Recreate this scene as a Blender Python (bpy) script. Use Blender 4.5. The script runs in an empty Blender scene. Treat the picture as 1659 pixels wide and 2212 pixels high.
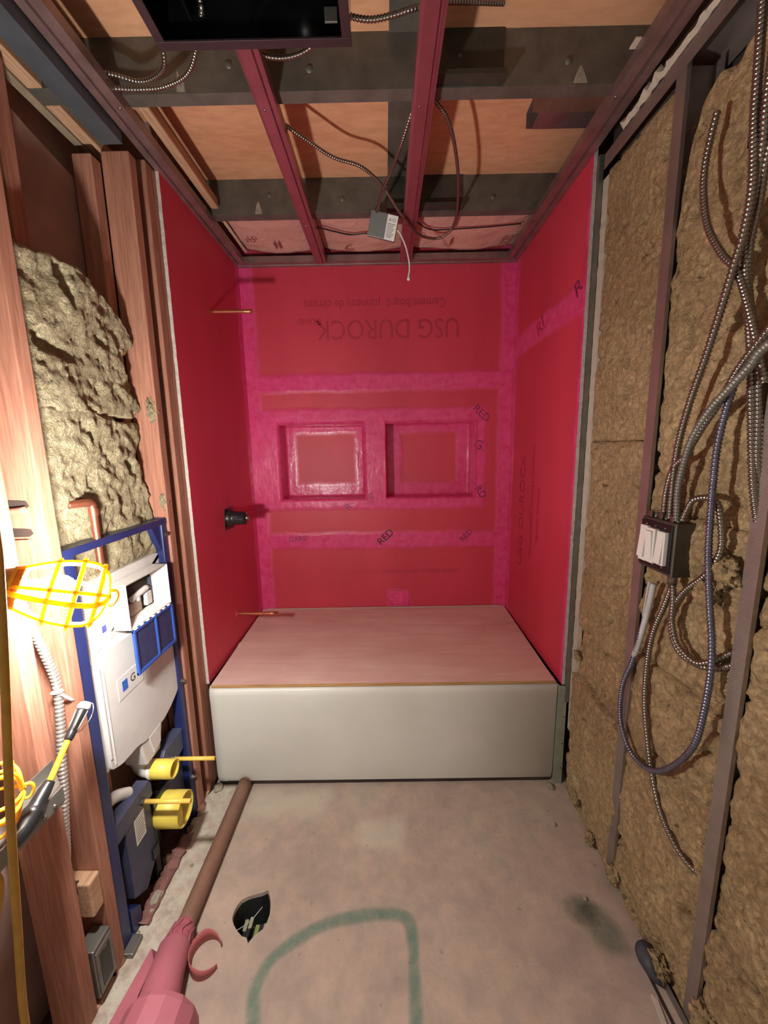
import bpy, bmesh, math, random
from mathutils import Vector, Matrix, noise, Quaternion
random.seed(7)
scene = bpy.context.scene
COL = scene.collection

# ------------------------------------------------------------------ camera
F_PX, IMG_W = 847.58, 1659.0
CAM = Vector((0.7876, -1.5315, 1.4913)); YAW, PITCH, ROLL = -0.0051, -0.1652, -0.0180
fwd = Vector((math.sin(YAW)*math.cos(PITCH), math.cos(YAW)*math.cos(PITCH), math.sin(PITCH)))
rt = Vector((math.cos(YAW), -math.sin(YAW), 0)); up = rt.cross(fwd)
r2 = math.cos(ROLL)*rt + math.sin(ROLL)*up; u2 = -math.sin(ROLL)*rt + math.cos(ROLL)*up
cd = bpy.data.cameras.new('camera'); cam = bpy.data.objects.new('camera', cd); COL.objects.link(cam)
cd.sensor_fit = 'HORIZONTAL'; cd.sensor_width = 36.0; cd.lens = F_PX/IMG_W*36.0
cd.clip_start = 0.02; cd.clip_end = 50
cam.matrix_world = Matrix(((r2.x, u2.x, -fwd.x, CAM.x), (r2.y, u2.y, -fwd.y, CAM.y), (r2.z, u2.z, -fwd.z, CAM.z), (0, 0, 0, 1)))
scene.camera = cam
# ------------------------------------------------------------------ world, exposure
w = bpy.data.worlds.new('world'); scene.world = w; w.use_nodes = True
w.node_tree.nodes['Background'].inputs[0].default_value = (1.0, 0.95, 0.92, 1)
w.node_tree.nodes['Background'].inputs[1].default_value = 0.32
BULB = 1400.0; BULB_COL = (1.0, 0.975, 0.93)
vs = scene.view_settings; vs.view_transform = 'Standard'; vs.look = 'None'; vs.gamma = 1; vs.use_curve_mapping = False
vs.exposure = 0.25
scene.cycles.use_denoising = True

# ------------------------------------------------------------------ material helpers
def srgb(r, g, b):
    f = lambda c: (c/255/12.92) if c/255 <= .04045 else ((c/255+.055)/1.055)**2.4
    return (f(r), f(g), f(b), 1)
class NT:
    def __init__(s, name):
        s.m = bpy.data.materials.new(name); s.m.use_nodes = True
        s.t = s.m.node_tree; s.n = s.t.nodes; s.b = s.n['Principled BSDF']; s.tc = None
    def node(s, typ, **kw):
        n = s.n.new(typ)
        for k, v in kw.items(): setattr(n, k, v)
        return n
    def link(s, a, b): s.t.links.new(a, b)
    def obj(s):
        if not s.tc: s.tc = s.node('ShaderNodeTexCoord')
        return s.tc.outputs['Object']
    def mapped(s, scale):
        m = s.node('ShaderNodeMapping'); m.inputs['Scale'].default_value = scale
        s.link(s.obj(), m.inputs['Vector']); return m.outputs[0]
    def noise(s, scale, detail=4, vec=None, rough=.55, dist=0):
        n = s.node('ShaderNodeTexNoise'); n.inputs['Scale'].default_value = scale; n.inputs['Detail'].default_value = detail
        n.inputs['Roughness'].default_value = rough; n.inputs['Distortion'].default_value = dist
        s.link(vec if vec is not None else s.obj(), n.inputs['Vector']); return n.outputs['Fac']
    def val(s, v):
        n = s.node('ShaderNodeValue'); n.outputs[0].default_value = v; return n.outputs[0]
    def math(s, op, a, b=0.0, c=None):
        n = s.node('ShaderNodeMath', operation=op)
        for i, x in enumerate((a, b, c)):
            if x is None: continue
            if isinstance(x, (int, float)): n.inputs[i].default_value = x
            else: s.link(x, n.inputs[i])
        return n.outputs[0]
    def ramp(s, fac, stops):
        r = s.node('ShaderNodeValToRGB'); e = r.color_ramp.elements
        while len(e) < len(stops): e.new(.5)
        for i, (p, c) in enumerate(stops): e[i].position = p; e[i].color = c
        s.link(fac, r.inputs[0]); return r.outputs[0]
    def mix(s, fac, a, b, mode='MIX'):
        n = s.node('ShaderNodeMix', data_type='RGBA', blend_type=mode)
        for i, x in ((0, fac), (6, a), (7, b)):
            if isinstance(x, (int, float)): n.inputs[i].default_value = x
            elif isinstance(x, tuple): n.inputs[i].default_value = x
            else: s.link(x, n.inputs[i])
        return n.outputs[2]
    def smooth(s, x, a, b):
        n = s.node('ShaderNodeMapRange', interpolation_type='SMOOTHSTEP')
        s.link(x, n.inputs['Value']); n.inputs['From Min'].default_value = a; n.inputs['From Max'].default_value = b
        return n.outputs[0]
    def rect(s, u, v, u0, u1, v0, v1, soft=.012):
        a = s.math('MULTIPLY', s.smooth(u, u0-soft, u0+soft), s.smooth(u, u1+soft, u1-soft))
        b = s.math('MULTIPLY', s.smooth(v, v0-soft, v0+soft), s.smooth(v, v1+soft, v1-soft))
        return s.math('MULTIPLY', a, b)
    def bump(s, h, strength=.3, dist=.01):
        b = s.node('ShaderNodeBump'); b.inputs['Strength'].default_value = strength; b.inputs['Distance'].default_value = dist
        s.link(h, b.inputs['Height']); s.link(b.outputs[0], s.b.inputs['Normal'])
    def col(s, c):
        if isinstance(c, tuple): s.b.inputs['Base Color'].default_value = c
        else: s.link(c, s.b.inputs['Base Color'])
    def set(s, rough=.6, metal=0.0, spec=.5):
        s.b.inputs['Roughness'].default_value = rough; s.b.inputs['Metallic'].default_value = metal
        s.b.inputs['Specular IOR Level'].default_value = spec; return s.m
MATS = {}
def plain(name, c, rough=.5, metal=0.0, var=.18, scale=25, bump=0.0, spec=.5):
    if name in MATS: return MATS[name]
    s = NT(name); f = s.noise(scale, 5)
    lo = tuple(x*(1-var) for x in c[:3])+(1,); hi = tuple(min(1, x*(1+var)) for x in c[:3])+(1,)
    s.col(s.ramp(f, [(.3, lo), (.7, hi)]))
    if bump: s.bump(s.noise(scale*6, 3), bump, .004)
    MATS[name] = s.set(rough, metal, spec); return MATS[name]
def wood(name, c1, c2, scale, dk=.6):
    s = NT(name); oi = s.node('ShaderNodeObjectInfo')
    add = s.node('ShaderNodeVectorMath', operation='ADD'); cm = s.node('ShaderNodeCombineXYZ')
    k = s.math('MULTIPLY', oi.outputs['Random'], 9.0); s.link(k, cm.inputs[0]); s.link(k, cm.inputs[2])
    s.link(s.mapped(scale), add.inputs[0]); s.link(cm.outputs[0], add.inputs[1])
    f = s.noise(1.0, 6, add.outputs[0], .6, 1.2); g = s.noise(4.5, 3, add.outputs[0], .5, .4)
    base = s.ramp(f, [(.28, c1), (.62, c2), (.8, c1)])
    dark = s.ramp(g, [(.35, (.62, .55, .5, 1)), (.6, (1, 1, 1, 1))])
    tint = s.ramp(oi.outputs['Random'], [(0, (.88, .86, .86, 1)), (1, (1.0, 1.0, 1.0, 1))])
    s.col(s.mix(1.0, s.mix(dk, base, dark, 'MULTIPLY'), tint, 'MULTIPLY')); s.bump(g, .15*dk/.6, .002)
    return s.set(.62, 0, .3)
W1, W2 = srgb(158, 108, 88), srgb(180, 128, 106)
M_stud = wood('stud_wood', W1, W2, (38, 38, 2.2))
M_beam = wood('plate_wood', srgb(172, 134, 104), srgb(196, 160, 128), (30, 2.2, 30))
M_ply = wood('plywood', srgb(206, 148, 112), srgb(220, 166, 128), (3.2, 9, 9), .25)
M_plyside = wood('ply_edge', srgb(150, 108, 66), srgb(206, 164, 112), (3, 30, 160))
M_cover = None
def steel(name, c, rough, var=.2, metal=.75):
    return plain(name, c, rough, metal, var, 14, .05)
M_galv = steel('galvanised', srgb(134, 132, 126), .46)
M_joist = steel('joist_steel', srgb(104, 100, 92), .55, .25, .45)
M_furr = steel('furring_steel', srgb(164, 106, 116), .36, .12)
M_sstud = steel('stud_steel', srgb(160, 148, 142), .42, .12)
M_track = steel('track_steel', srgb(152, 130, 128), .42, .2)
M_header = steel('header_steel', srgb(86, 92, 98), .5, .15, .4)
M_stiff = steel('stiffener_steel', srgb(66, 62, 54), .6, .3, .4)
M_greentrim = plain('green_steel', srgb(146, 152, 134), .5, .3, .12, 20, .05)
M_mc = plain('armour_steel', srgb(140, 132, 122), .27, .9, .1, 40)
M_mcblue = plain('armour_blue', srgb(120, 120, 138), .33, .85, .15, 40)
M_mcgrey = plain('grey_jacket', srgb(120, 116, 108), .45, .5, .12, 40)
M_black = plain('black_plastic', srgb(26, 26, 28), .35, 0, .2, 30)
M_blackgloss = plain('black_enamel', srgb(16, 15, 17), .16, 0, .2, 30, 0)
M_darkframe = plain('dark_bronze', srgb(62, 46, 50), .45, .3, .15, 20)
M_white = plain('white_plastic', srgb(224, 220, 214), .38, 0, .05, 12, 0)
M_tank = plain('tank_plastic', srgb(206, 202, 198), .42, 0, .06, 10, 0)
M_blue = plain('blue_enamel', srgb(32, 42, 90), .38, 0, .14, 12, .04)
M_bluedk = plain('blue_steel', srgb(74, 76, 100), .45, .2, .2, 14, .05)
M_bluecov = plain('blue_cover', srgb(44, 78, 160), .36, 0, .12, 20)
M_bluescr = plain('blue_screen', srgb(44, 50, 88), .6, 0, .18, 60, .1)
M_yel = plain('yellow_plastic', srgb(230, 208, 90), .42, 0, .06, 20, .03)
M_yrod = plain('yellow_sleeve', srgb(236, 194, 88), .45, 0, .07, 30)
def cage_mat():
    s = NT('cage_yellow'); c = srgb(248, 196, 48); s.col(s.ramp(s.noise(30), [(.3, srgb(240, 184, 38)), (.7, srgb(252, 206, 60))])); s.set(.4)
    tl = s.node('ShaderNodeBsdfTranslucent'); tl.inputs[0].default_value = c; mx = s.node('ShaderNodeMixShader'); mx.inputs[0].default_value = .3
    s.link(s.b.outputs[0], mx.inputs[1]); s.link(tl.outputs[0], mx.inputs[2]); s.link(mx.outputs[0], s.n['Material Output'].inputs[0]); return s.m
M_cage = cage_mat()
M_orange = plain('socket_orange', srgb(204, 122, 36), .45, 0, .15, 30)
M_cord = plain('yellow_cord', srgb(178, 132, 40), .5, 0, .15, 40, .05)
M_copper = plain('copper', srgb(196, 122, 94), .34, .85, .2, 30)
M_conc2 = plain('debris_concrete', srgb(150, 140, 124), .9, 0, .3, 40, .4, .2)
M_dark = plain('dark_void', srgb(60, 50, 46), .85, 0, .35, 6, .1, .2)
M_backing = plain('backing_paper', srgb(150, 122, 108), .8, 0, .22, 5, .1, .2)
M_gyp = plain('gypsum_white', srgb(186, 176, 160), .85, 0, .1, 40, .25, .2)
M_cement = plain('cement_edge', srgb(190, 180, 170), .92, 0, .2, 70, .5, .2)
M_text = plain('ink', srgb(30, 28, 30), .6, 0, .05)
M_inkred = plain('ink_red', srgb(174, 46, 64), .5, 0, .1)
M_inkpur = plain('ink_purple', srgb(130, 34, 84), .5, 0, .15)
M_inkbrown = plain('ink_brown', srgb(130, 80, 66), .7, 0, .1)
M_sticker = plain('paper_label', srgb(226, 224, 218), .6, 0, .05)
M_lblue = plain('logo_blue', srgb(40, 92, 176), .5, 0, .05)
M_rubber = plain('pipe_brown', srgb(132, 98, 82), .55, .1, .15, 18, .08)
M_redpl = plain('red_paper', srgb(172, 100, 112), .5, 0, .1, 8, .06)
M_redmesh = plain('red_mesh', srgb(164, 86, 98), .5, 0, .25, 60, .4)
M_curl = plain('red_peel', srgb(176, 96, 96), .55, 0, .1, 12)
M_kbrown = plain('torn_paper', srgb(190, 168, 136), .85, 0, .15, 30, .2)
M_glass = plain('frosted_bulb', srgb(232, 226, 214), .3, 0, .04, 10)
M_hole = plain('hole_wall_shade', srgb(38, 40, 40), .6, 0, .4, 40, .2)  # near-black colour carries the shade inside the core hole
M_soil = plain('rubble', srgb(120, 88, 76), .95, 0, .35, 30, .5, .1)
M_tape = plain('clear_sleeve', srgb(190, 190, 190), .25, 0, .1, 20)

def membrane(name, kind):
    """liquid waterproofing: dark red board with brighter magenta double-coated bands"""
    s = NT(name); sep = s.node('ShaderNodeSeparateXYZ'); s.link(s.obj(), sep.inputs[0])
    wob = s.math('MULTIPLY', s.math('SUBTRACT', s.noise(7, 3), .5), .035)
    X, Y, Z = (s.math('ADD', o, wob) for o in sep.outputs)
    if kind == 'back':
        R = [(X, Z, -.1, .075, .3, 2.6), (X, Z, 1.452, 1.7, .3, 2.6), (X, Z, .0, 1.52, 1.81, 1.905), (X, Z, .0, 1.52, .88, .975),
             (X, Z, .04, 1.378, 1.122, 1.71), (X, Z, .79, .93, .5, .605)]
    elif kind == 'niche':
        R = [(X, Z, .0, .235, 1, 2), (X, Z, .60, .89, 1, 2), (X, Z, 1.235, 2, 1, 2), (X, Z, 0, 2, 1, 1.265), (X, Z, 0, 2, 1.575, 2)]
    elif kind == 'left':
        R = [(Y, Z, .75, 1.0, .3, 2.6)]
    else:
        R = [(Y, Z, .745, 1.0, .3, 2.6), (Y, Z, -.1, .9, 1.965, 2.075), (Y, Z, -.2, .02, .3, 2.6)]
    m = None
    for u, v, a, b, c, d in R:
        k = s.rect(u, v, a, b, c, d, .016); m = k if m is None else s.math('MAXIMUM', m, k)
    st = s.noise(3.2, 5, s.mapped((1, 1, .35))); fine = s.noise(26, 4)
    base = s.ramp(st, [(.3, srgb(190, 52, 72)), (.7, srgb(206, 62, 84))])
    band = s.ramp(fine, [(.3, srgb(210, 56, 114)), (.7, srgb(226, 84, 142))])
    mm = s.math('MULTIPLY', m, s.math('ADD', s.math('MULTIPLY', s.noise(11, 4), .5), .62))
    s.col(s.mix(mm, base, band))
    ro = s.math('SUBTRACT', .50, s.math('MULTIPLY', m, .24)); s.link(ro, s.b.inputs['Roughness'])
    h = s.math('ADD', s.math('MULTIPLY', m, .10), s.math('ADD', s.math('MULTIPLY', s.noise(60, 4), .14), s.math('MULTIPLY', s.noise(16, 3, s.mapped((1, 1, .5))), s.math('MULTIPLY', m, .9))))
    s.bump(h, .7, .006); s.b.inputs['Specular IOR Level'].default_value = .5
    return s.m
M_mb, M_mn, M_ml, M_mr = (membrane('membrane_'+k, k) for k in ('back', 'niche', 'left', 'right'))

def concrete():
    s = NT('concrete'); sep = s.node('ShaderNodeSeparateXYZ'); s.link(s.obj(), sep.inputs[0])
    a = s.noise(2.3, 6, None, .6, .5); b = s.noise(14, 6, None, .65, .3); c = s.noise(70, 4, None, .7)
    base = s.ramp(a, [(.3, srgb(162, 150, 142)), (.55, srgb(178, 164, 154)), (.75, srgb(176, 168, 156))])
    base = s.mix(.4, base, s.ramp(b, [(.3, srgb(140, 128, 118)), (.7, srgb(206, 186, 168))]), 'OVERLAY')
    # pale lime dust along the left wall
    wob = s.math('MULTIPLY', s.math('SUBTRACT', s.noise(9, 5), .5), .10)
    u = s.math('ADD', sep.outputs[0], wob); v = s.math('ADD', sep.outputs[1], wob)
    lm = s.math('MULTIPLY', s.smooth(u, .17, .06), s.math('MULTIPLY', s.smooth(s.noise(20, 6, None, .75), .35, .62), .95))
    p1 = s.rect(u, v, .18, .52, -.15, -.02, .05); p2 = s.rect(u, v, .66, .83, -.29, -.17, .03)
    lm = s.math('MAXIMUM', lm, s.math('MULTIPLY', s.math('MAXIMUM', p1, p2), .55))
    base = s.mix(lm, base, srgb(196, 190, 172))
    # dark speckle
    sp = s.ramp(s.noise(38, 3, None, .4), [(.26, (1, 1, 1, 1)), (.30, (0, 0, 0, 1))]); base = s.mix(s.math('MULTIPLY', sp, .35), base, srgb(104, 92, 82))
    s.col(base); h = s.math('ADD', s.math('MULTIPLY', b, .8), s.math('MULTIPLY', c, .35)); s.bump(h, .55, .006)
    return s.set(.86, 0, .25)
M_conc = concrete()
def wool(name, lo, mid, hi, sc=1.0):
    s = NT(name); a = s.noise(9*sc, 6, None, .7, .8); b = s.noise(60*sc, 5, None, .7, 1.0); c = s.noise(22*sc, 5, None, .75, .5)
    col = s.ramp(a, [(.3, mid), (.7, hi)]); col = s.mix(.8, col, s.ramp(b, [(.3, (.55, .5, .46, 1)), (.6, (1.1, 1.08, 1.04, 1))]), 'MULTIPLY')
    pit_shade = s.ramp(c, [(.31, (1, 1, 1, 1)), (.39, (0, 0, 0, 1))]); col = s.mix(s.math('MULTIPLY', pit_shade, .75), col, lo)  # hollows of the wool darkened in the colour, standing in for their shade
    big = s.ramp(s.noise(2.2*sc, 4, None, .6, .6), [(.35, (.74, .70, .66, 1)), (.65, (1.05, 1.04, 1.0, 1))]); col = s.mix(.8, col, big, 'MULTIPLY')
    s.col(col); h = s.math('ADD', b, s.math('MULTIPLY', c, .8)); s.bump(h, 1.0, .016); return s.set(.97, 0, .08)
M_woolR = wool('mineral_wool_tan', srgb(80, 62, 42), srgb(186, 160, 124), srgb(206, 182, 144))
M_woolL = wool('mineral_wool_olive', srgb(70, 60, 46), srgb(176, 164, 134), srgb(208, 198, 168), 1.3)
def ply_top():
    s = NT('plywood_cover'); f = s.noise(1.0, 6, s.mapped((2.0, 14, 14)), .6, 1.0); k = s.noise(5, 4)
    base = s.ramp(f, [(.3, srgb(208, 178, 170)), (.65, srgb(222, 196, 188))])
    s.col(s.mix(.3, base, s.ramp(k, [(.3, srgb(176, 150, 140)), (.7, srgb(220, 200, 190))]), 'OVERLAY')); return s.set(.6, 0, .3)
M_cover = ply_top()
def kraft():
    s = NT('kraft_facing'); a = s.noise(4, 5); h = s.noise(7, 5, None, .6, 1.5)
    s.col(s.ramp(a, [(.3, srgb(198, 148, 136)), (.7, srgb(216, 172, 158))])); s.bump(h, .6, .02); return s.set(.55, 0, .4)
M_kraft = kraft()
def tub_mat():
    s = NT('tub_enamel'); a = s.noise(3, 4); s.col(s.ramp(a, [(.3, srgb(206, 204, 194)), (.7, srgb(216, 214, 206))]))
    s.bump(s.noise(40, 3), .04, .002); return s.set(.42, 0, .4)
M_tub = tub_mat()
def paint_mat(name, c, dens):
    s = NT(name); s.col(c); tr = s.node('ShaderNodeBsdfTransparent'); mx = s.node('ShaderNodeMixShader')
    at = s.node('ShaderNodeAttribute', attribute_name='fade')
    n = s.math('MULTIPLY', s.math('ADD', s.math('MULTIPLY', s.noise(30, 5, None, .7), .9), dens), at.outputs['Fac'])
    s.link(n, mx.inputs[0]); s.link(tr.outputs[0], mx.inputs[1]); s.link(s.b.outputs[0], mx.inputs[2])
    s.link(mx.outputs[0], s.n['Material Output'].inputs[0]); s.set(.85, 0, .2); return s.m
M_spray = paint_mat('green_spray', srgb(104, 146, 128), .05)
M_spray2 = paint_mat('green_spray_faint', srgb(110, 126, 108), -.05)
def emit_mat():
    s = NT('lit_bulb'); e = s.node('ShaderNodeEmission'); e.inputs[0].default_value = BULB_COL+(1,); e.inputs[1].default_value = BULB
    s.link(e.outputs[0], s.n['Material Output'].inputs[0]); return s.m
M_bulb = emit_mat()

# ------------------------------------------------------------------ geometry helpers
def new(name, verts, faces, mat=None, parent=None, smooth=False):
    me = bpy.data.meshes.new(name); me.from_pydata([tuple(v) for v in verts], [], faces); me.update()
    if mat: me.materials.append(mat)
    if smooth:
        for p in me.polygons: p.use_smooth = True
    o = bpy.data.objects.new(name, me); COL.objects.link(o)
    if parent: o.parent = parent
    return o
def from_bm(name, bm, mat=None, parent=None, smooth=False):
    me = bpy.data.meshes.new(name); bm.normal_update(); bm.to_mesh(me); bm.free()
    if mat: me.materials.append(mat)
    if smooth:
        for p in me.polygons: p.use_smooth = True
    o = bpy.data.objects.new(name, me); COL.objects.link(o)
    if parent: o.parent = parent
    return o
def box(name, x0, x1, y0, y1, z0, z1, mat, parent=None, bev=.0015, M=None):
    bm = bmesh.new(); bmesh.ops.create_cube(bm, size=1)
    for v in bm.verts: v.co = Vector(((x0+x1)/2+v.co.x*(x1-x0), (y0+y1)/2+v.co.y*(y1-y0), (z0+z1)/2+v.co.z*(z1-z0)))
    if bev:
        b = min(bev, .3*min(abs(x1-x0), abs(y1-y0), abs(z1-z0)))
        bmesh.ops.bevel(bm, geom=bm.edges[:], offset=b, segments=2, affect='EDGES', profile=.5, clamp_overlap=True)
    if M: bm.transform(M)
    bmesh.ops.recalc_face_normals(bm, faces=bm.faces[:])
    return from_bm(name, bm, mat, parent)
def prism(name, pts, axis, a, b, mat, parent=None, bev=0.0):
    """polygon pts (2D) extruded along axis from a to b; axis x: (y,z), y: (x,z), z: (x,y)"""
    f = {'x': lambda p, t: (t, p[0], p[1]), 'y': lambda p, t: (p[0], t, p[1]), 'z': lambda p, t: (p[0], p[1], t)}[axis]
    bm = bmesh.new(); A = [bm.verts.new(f(p, a)) for p in pts]; B = [bm.verts.new(f(p, b)) for p in pts]; n = len(pts)
    bm.faces.new(A); bm.faces.new(B[::-1])
    for i in range(n): bm.faces.new((A[i], B[i], B[(i+1) % n], A[(i+1) % n]))
    bmesh.ops.recalc_face_normals(bm, faces=bm.faces[:])
    if bev: bmesh.ops.bevel(bm, geom=bm.edges[:], offset=bev, segments=2, affect='EDGES', profile=.5, clamp_overlap=True)
    bmesh.ops.recalc_face_normals(bm, faces=bm.faces[:])
    return from_bm(name, bm, mat, parent)
def catmull(P, step):
    P = [Vector(p) for p in P]
    if len(P) == 2: Q = [P[0]+(P[1]-P[0])*t/8 for t in range(9)]
    else:
        Q = []; E = [P[0]*2-P[1]]+P+[P[-1]*2-P[-2]]
        for i in range(1, len(E)-2):
            p0, p1, p2, p3 = E[i-1:i+3]
            for k in range(24):
                t = k/24; Q.append(.5*((2*p1)+(p2-p0)*t+(2*p0-5*p1+4*p2-p3)*t*t+(3*p1-p0-3*p2+p3)*t**3))
        Q.append(P[-1])
    d = [0]
    for i in range(1, len(Q)): d.append(d[-1]+(Q[i]-Q[i-1]).length)
    n = max(2, int(d[-1]/step)); out = []; j = 0
    for i in range(n+1):
        s = d[-1]*i/n
        while j < len(d)-2 and d[j+1] < s: j += 1
        t = (s-d[j])/max(1e-9, d[j+1]-d[j]); out.append(Q[j].lerp(Q[j+1], min(1, t)))
    return out, d[-1]
def tube(name, P, R, mat, parent=None, sides=10, step=.01, rfun=None, cap=True, closed=False):
    Q, L = catmull(P, step); n = len(Q); verts = []; faces = []
    t = (Q[1]-Q[0]).normalized(); nv = t.orthogonal().normalized()
    for i, q in enumerate(Q):
        t2 = (Q[min(i+1, n-1)]-Q[max(i-1, 0)]).normalized()
        nv = (nv-t2*nv.dot(t2)).normalized(); bv = t2.cross(nv)
        r = R if rfun is None else rfun(L*i/(n-1), L)
        for k in range(sides):
            a = 2*math.pi*k/sides; verts.append(q+nv*math.cos(a)*r+bv*math.sin(a)*r)
    for i in range(n-1):
        for k in range(sides):
            faces.append((i*sides+k, i*sides+(k+1) % sides, (i+1)*sides+(k+1) % sides, (i+1)*sides+k))
    if cap: faces += [tuple(range(sides))[::-1], tuple((n-1)*sides+k for k in range(sides))]
    return new(name, verts, faces, mat, parent, True)
def armour(name, P, R, mat, parent=None, pitch=.0085, depth=.2):
    rf = lambda s, L: R*(1-depth+2*depth*abs(math.sin(math.pi*s/pitch))**.7)
    return tube(name, P, R, mat, parent, 10, pitch/6, rf)
def lathe(name, prof, o, d, mat, parent=None, seg=24, smooth=True):
    """prof: (s along axis, r); open profile with caps when r = 0"""
    o = Vector(o); d = Vector(d).normalized(); n = d.orthogonal().normalized(); b = d.cross(n); verts = []; faces = []
    for s, r in prof:
        for k in range(seg):
            a = 2*math.pi*k/seg; verts.append(o+d*s+(n*math.cos(a)+b*math.sin(a))*max(r, 1e-5))
    for i in range(len(prof)-1):
        for k in range(seg): faces.append((i*seg+k, i*seg+(k+1) % seg, (i+1)*seg+(k+1) % seg, (i+1)*seg+k))
    ob = new(name, verts, faces, mat, parent, smooth)
    bm = bmesh.new(); bm.from_mesh(ob.data); bmesh.ops.remove_doubles(bm, verts=bm.verts, dist=2e-5)
    bmesh.ops.recalc_face_normals(bm, faces=bm.faces[:]); bm.to_mesh(ob.data); bm.free()
    if smooth:
        for p in ob.data.polygons: p.use_smooth = True
    return ob
def ring(name, c, d, R, r, mat, parent=None, seg=28, sides=8):
    c = Vector(c); d = Vector(d).normalized(); n = d.orthogonal().normalized(); b = d.cross(n); verts = []; faces = []
    for i in range(seg):
        a = 2*math.pi*i/seg; e = n*math.cos(a)+b*math.sin(a)
        for k in range(sides):
            t = 2*math.pi*k/sides; verts.append(c+e*(R+r*math.cos(t))+d*r*math.sin(t))
    for i in range(seg):
        for k in range(sides):
            j = (i+1) % seg; faces.append((i*sides+k, j*sides+k, j*sides+(k+1) % sides, i*sides+(k+1) % sides))
    return new(name, verts, faces, mat, parent, True)
def tag(o, label=None, cat=None, group=None, kind=None):
    if label: o['label'] = label
    if cat: o['category'] = cat
    if group: o['group'] = group
    if kind: o['kind'] = kind
    return o
def thing(name, label, cat, loc=(0, 0, 0), group=None):
    o = bpy.data.objects.new(name, None); COL.objects.link(o); o.location = loc
    o.empty_display_size = .05; return tag(o, label, cat, group)
def own(root, *parts):
    """attach parts built in world coordinates to an Empty that stands at the thing's base"""
    L = Vector(root.location)
    for p in parts:
        p.parent = root
        p.matrix_parent_inverse = Matrix.Translation(-L)
    return root
def sub(part, *kids):
    for k in kids: k.parent = part
    return part
def text(name, s, size, M, mat, parent=None, sx=1.0, align='CENTER'):
    cu = bpy.data.curves.new(name, 'FONT'); cu.body = s; cu.size = size; cu.align_x = align; cu.align_y = 'CENTER'; cu.resolution_u = 3
    tmp = bpy.data.objects.new('tmp_text', cu); COL.objects.link(tmp); bpy.context.view_layer.update()
    me = bpy.data.meshes.new_from_object(tmp.evaluated_get(bpy.context.evaluated_depsgraph_get()))
    bpy.data.objects.remove(tmp); bpy.data.curves.remove(cu)
    me.transform(Matrix.Diagonal((sx, 1, 1, 1))); me.transform(M); me.materials.clear(); me.materials.append(mat); me.name = name
    o = bpy.data.objects.new(name, me); COL.objects.link(o)
    if parent: o.parent = parent
    return o
def frame(o, ex, ey):
    ex = Vector(ex).normalized(); ey = Vector(ey).normalized(); ez = ex.cross(ey); o = Vector(o)
    return Matrix(((ex.x, ey.x, ez.x, o.x), (ex.y, ey.y, ez.y, o.y), (ex.z, ey.z, ez.z, o.z), (0, 0, 0, 1)))
def lerp_pts(pts, t):
    if t <= pts[0][0]: return pts[0][1]
    for (a, b), (c, d) in zip(pts, pts[1:]):
        if t <= c: return b+(d-b)*(t-a)/(c-a)
    return pts[-1][1]
def batt(name, sgn, xf, thick, ylo, yhi, zlo, zhi, mat, seed, amp=.008, res=.009, bulge=None, parent=None, rag=.006):
    """a mineral wool slab whose lumpy face looks along sgn*x; ylo/yhi functions of z fraction, zlo/zhi functions of y fraction"""
    f = lambda q, t: q(t) if callable(q) else q
    H = f(zhi, .5)-f(zlo, .5); Wd = f(yhi, .5)-f(ylo, .5); nu = max(6, int(Wd/res)); nv = max(6, int(H/res)); verts = []; faces = []
    S = Vector((seed*3.1, seed*1.7, seed*.9))
    for j in range(nv+1):
        for i in range(nu+1):
            u, v = i/nu, j/nv
            y = f(ylo, v)+(f(yhi, v)-f(ylo, v))*u; z = f(zlo, u)+(f(zhi, u)-f(zlo, u))*v
            p = Vector((0, y, z))+S
            h = amp*(noise.fractal(p*7, .8, 2.1, 4)+.55*noise.fractal(p*34, .9, 2.2, 3))
            cr = noise.noise(p*13+Vector((5, 5, 5)))
            if cr > .42: h -= (cr-.42)*amp*7
            e = min(u*Wd, (1-u)*Wd, v*H, (1-v)*H); h -= .009*math.exp(-e/.008)*(.6+.6*abs(noise.noise(p*25)))
            if sgn < 0:
                fz = abs(noise.noise(Vector((p.x, p.y*6.5, p.z*8.5)))); gate = noise.noise(p*2.3+Vector((3, 1, 4)))
                if fz < .06 and gate > .06: h -= .020*(1-fz/.06)*min(1, (gate-.06)*4)
                pt_ = noise.noise(p*21+Vector((2, 8, 1)))
                if pt_ > .40: h -= (pt_-.40)*.085
            if bulge: h += bulge(u, v)
            if e < 1e-9:
                y += rag*noise.noise(p*30); z += rag*noise.noise(p*30+Vector((9, 0, 0)))
            verts.append((xf+sgn*h, y, z))
    W = nu+1
    for j in range(nv):
        for i in range(nu):
            q = (j*W+i, j*W+i+1, (j+1)*W+i+1, (j+1)*W+i); faces.append(q if sgn > 0 else q[::-1])
    border = [i for i in range(W)]+[j*W+nu for j in range(1, nv+1)]+[nv*W+i for i in range(nu-1, -1, -1)]+[j*W for j in range(nv-1, 0, -1)]
    base = len(verts)
    for b in border: verts.append((xf-sgn*thick, verts[b][1], verts[b][2]))
    n = len(border)
    for k in range(n):
        q = (border[k], base+k, base+(k+1) % n, border[(k+1) % n]); faces.append(q if sgn > 0 else q[::-1])
    return new(name, verts, faces, mat, parent, True)
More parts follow.
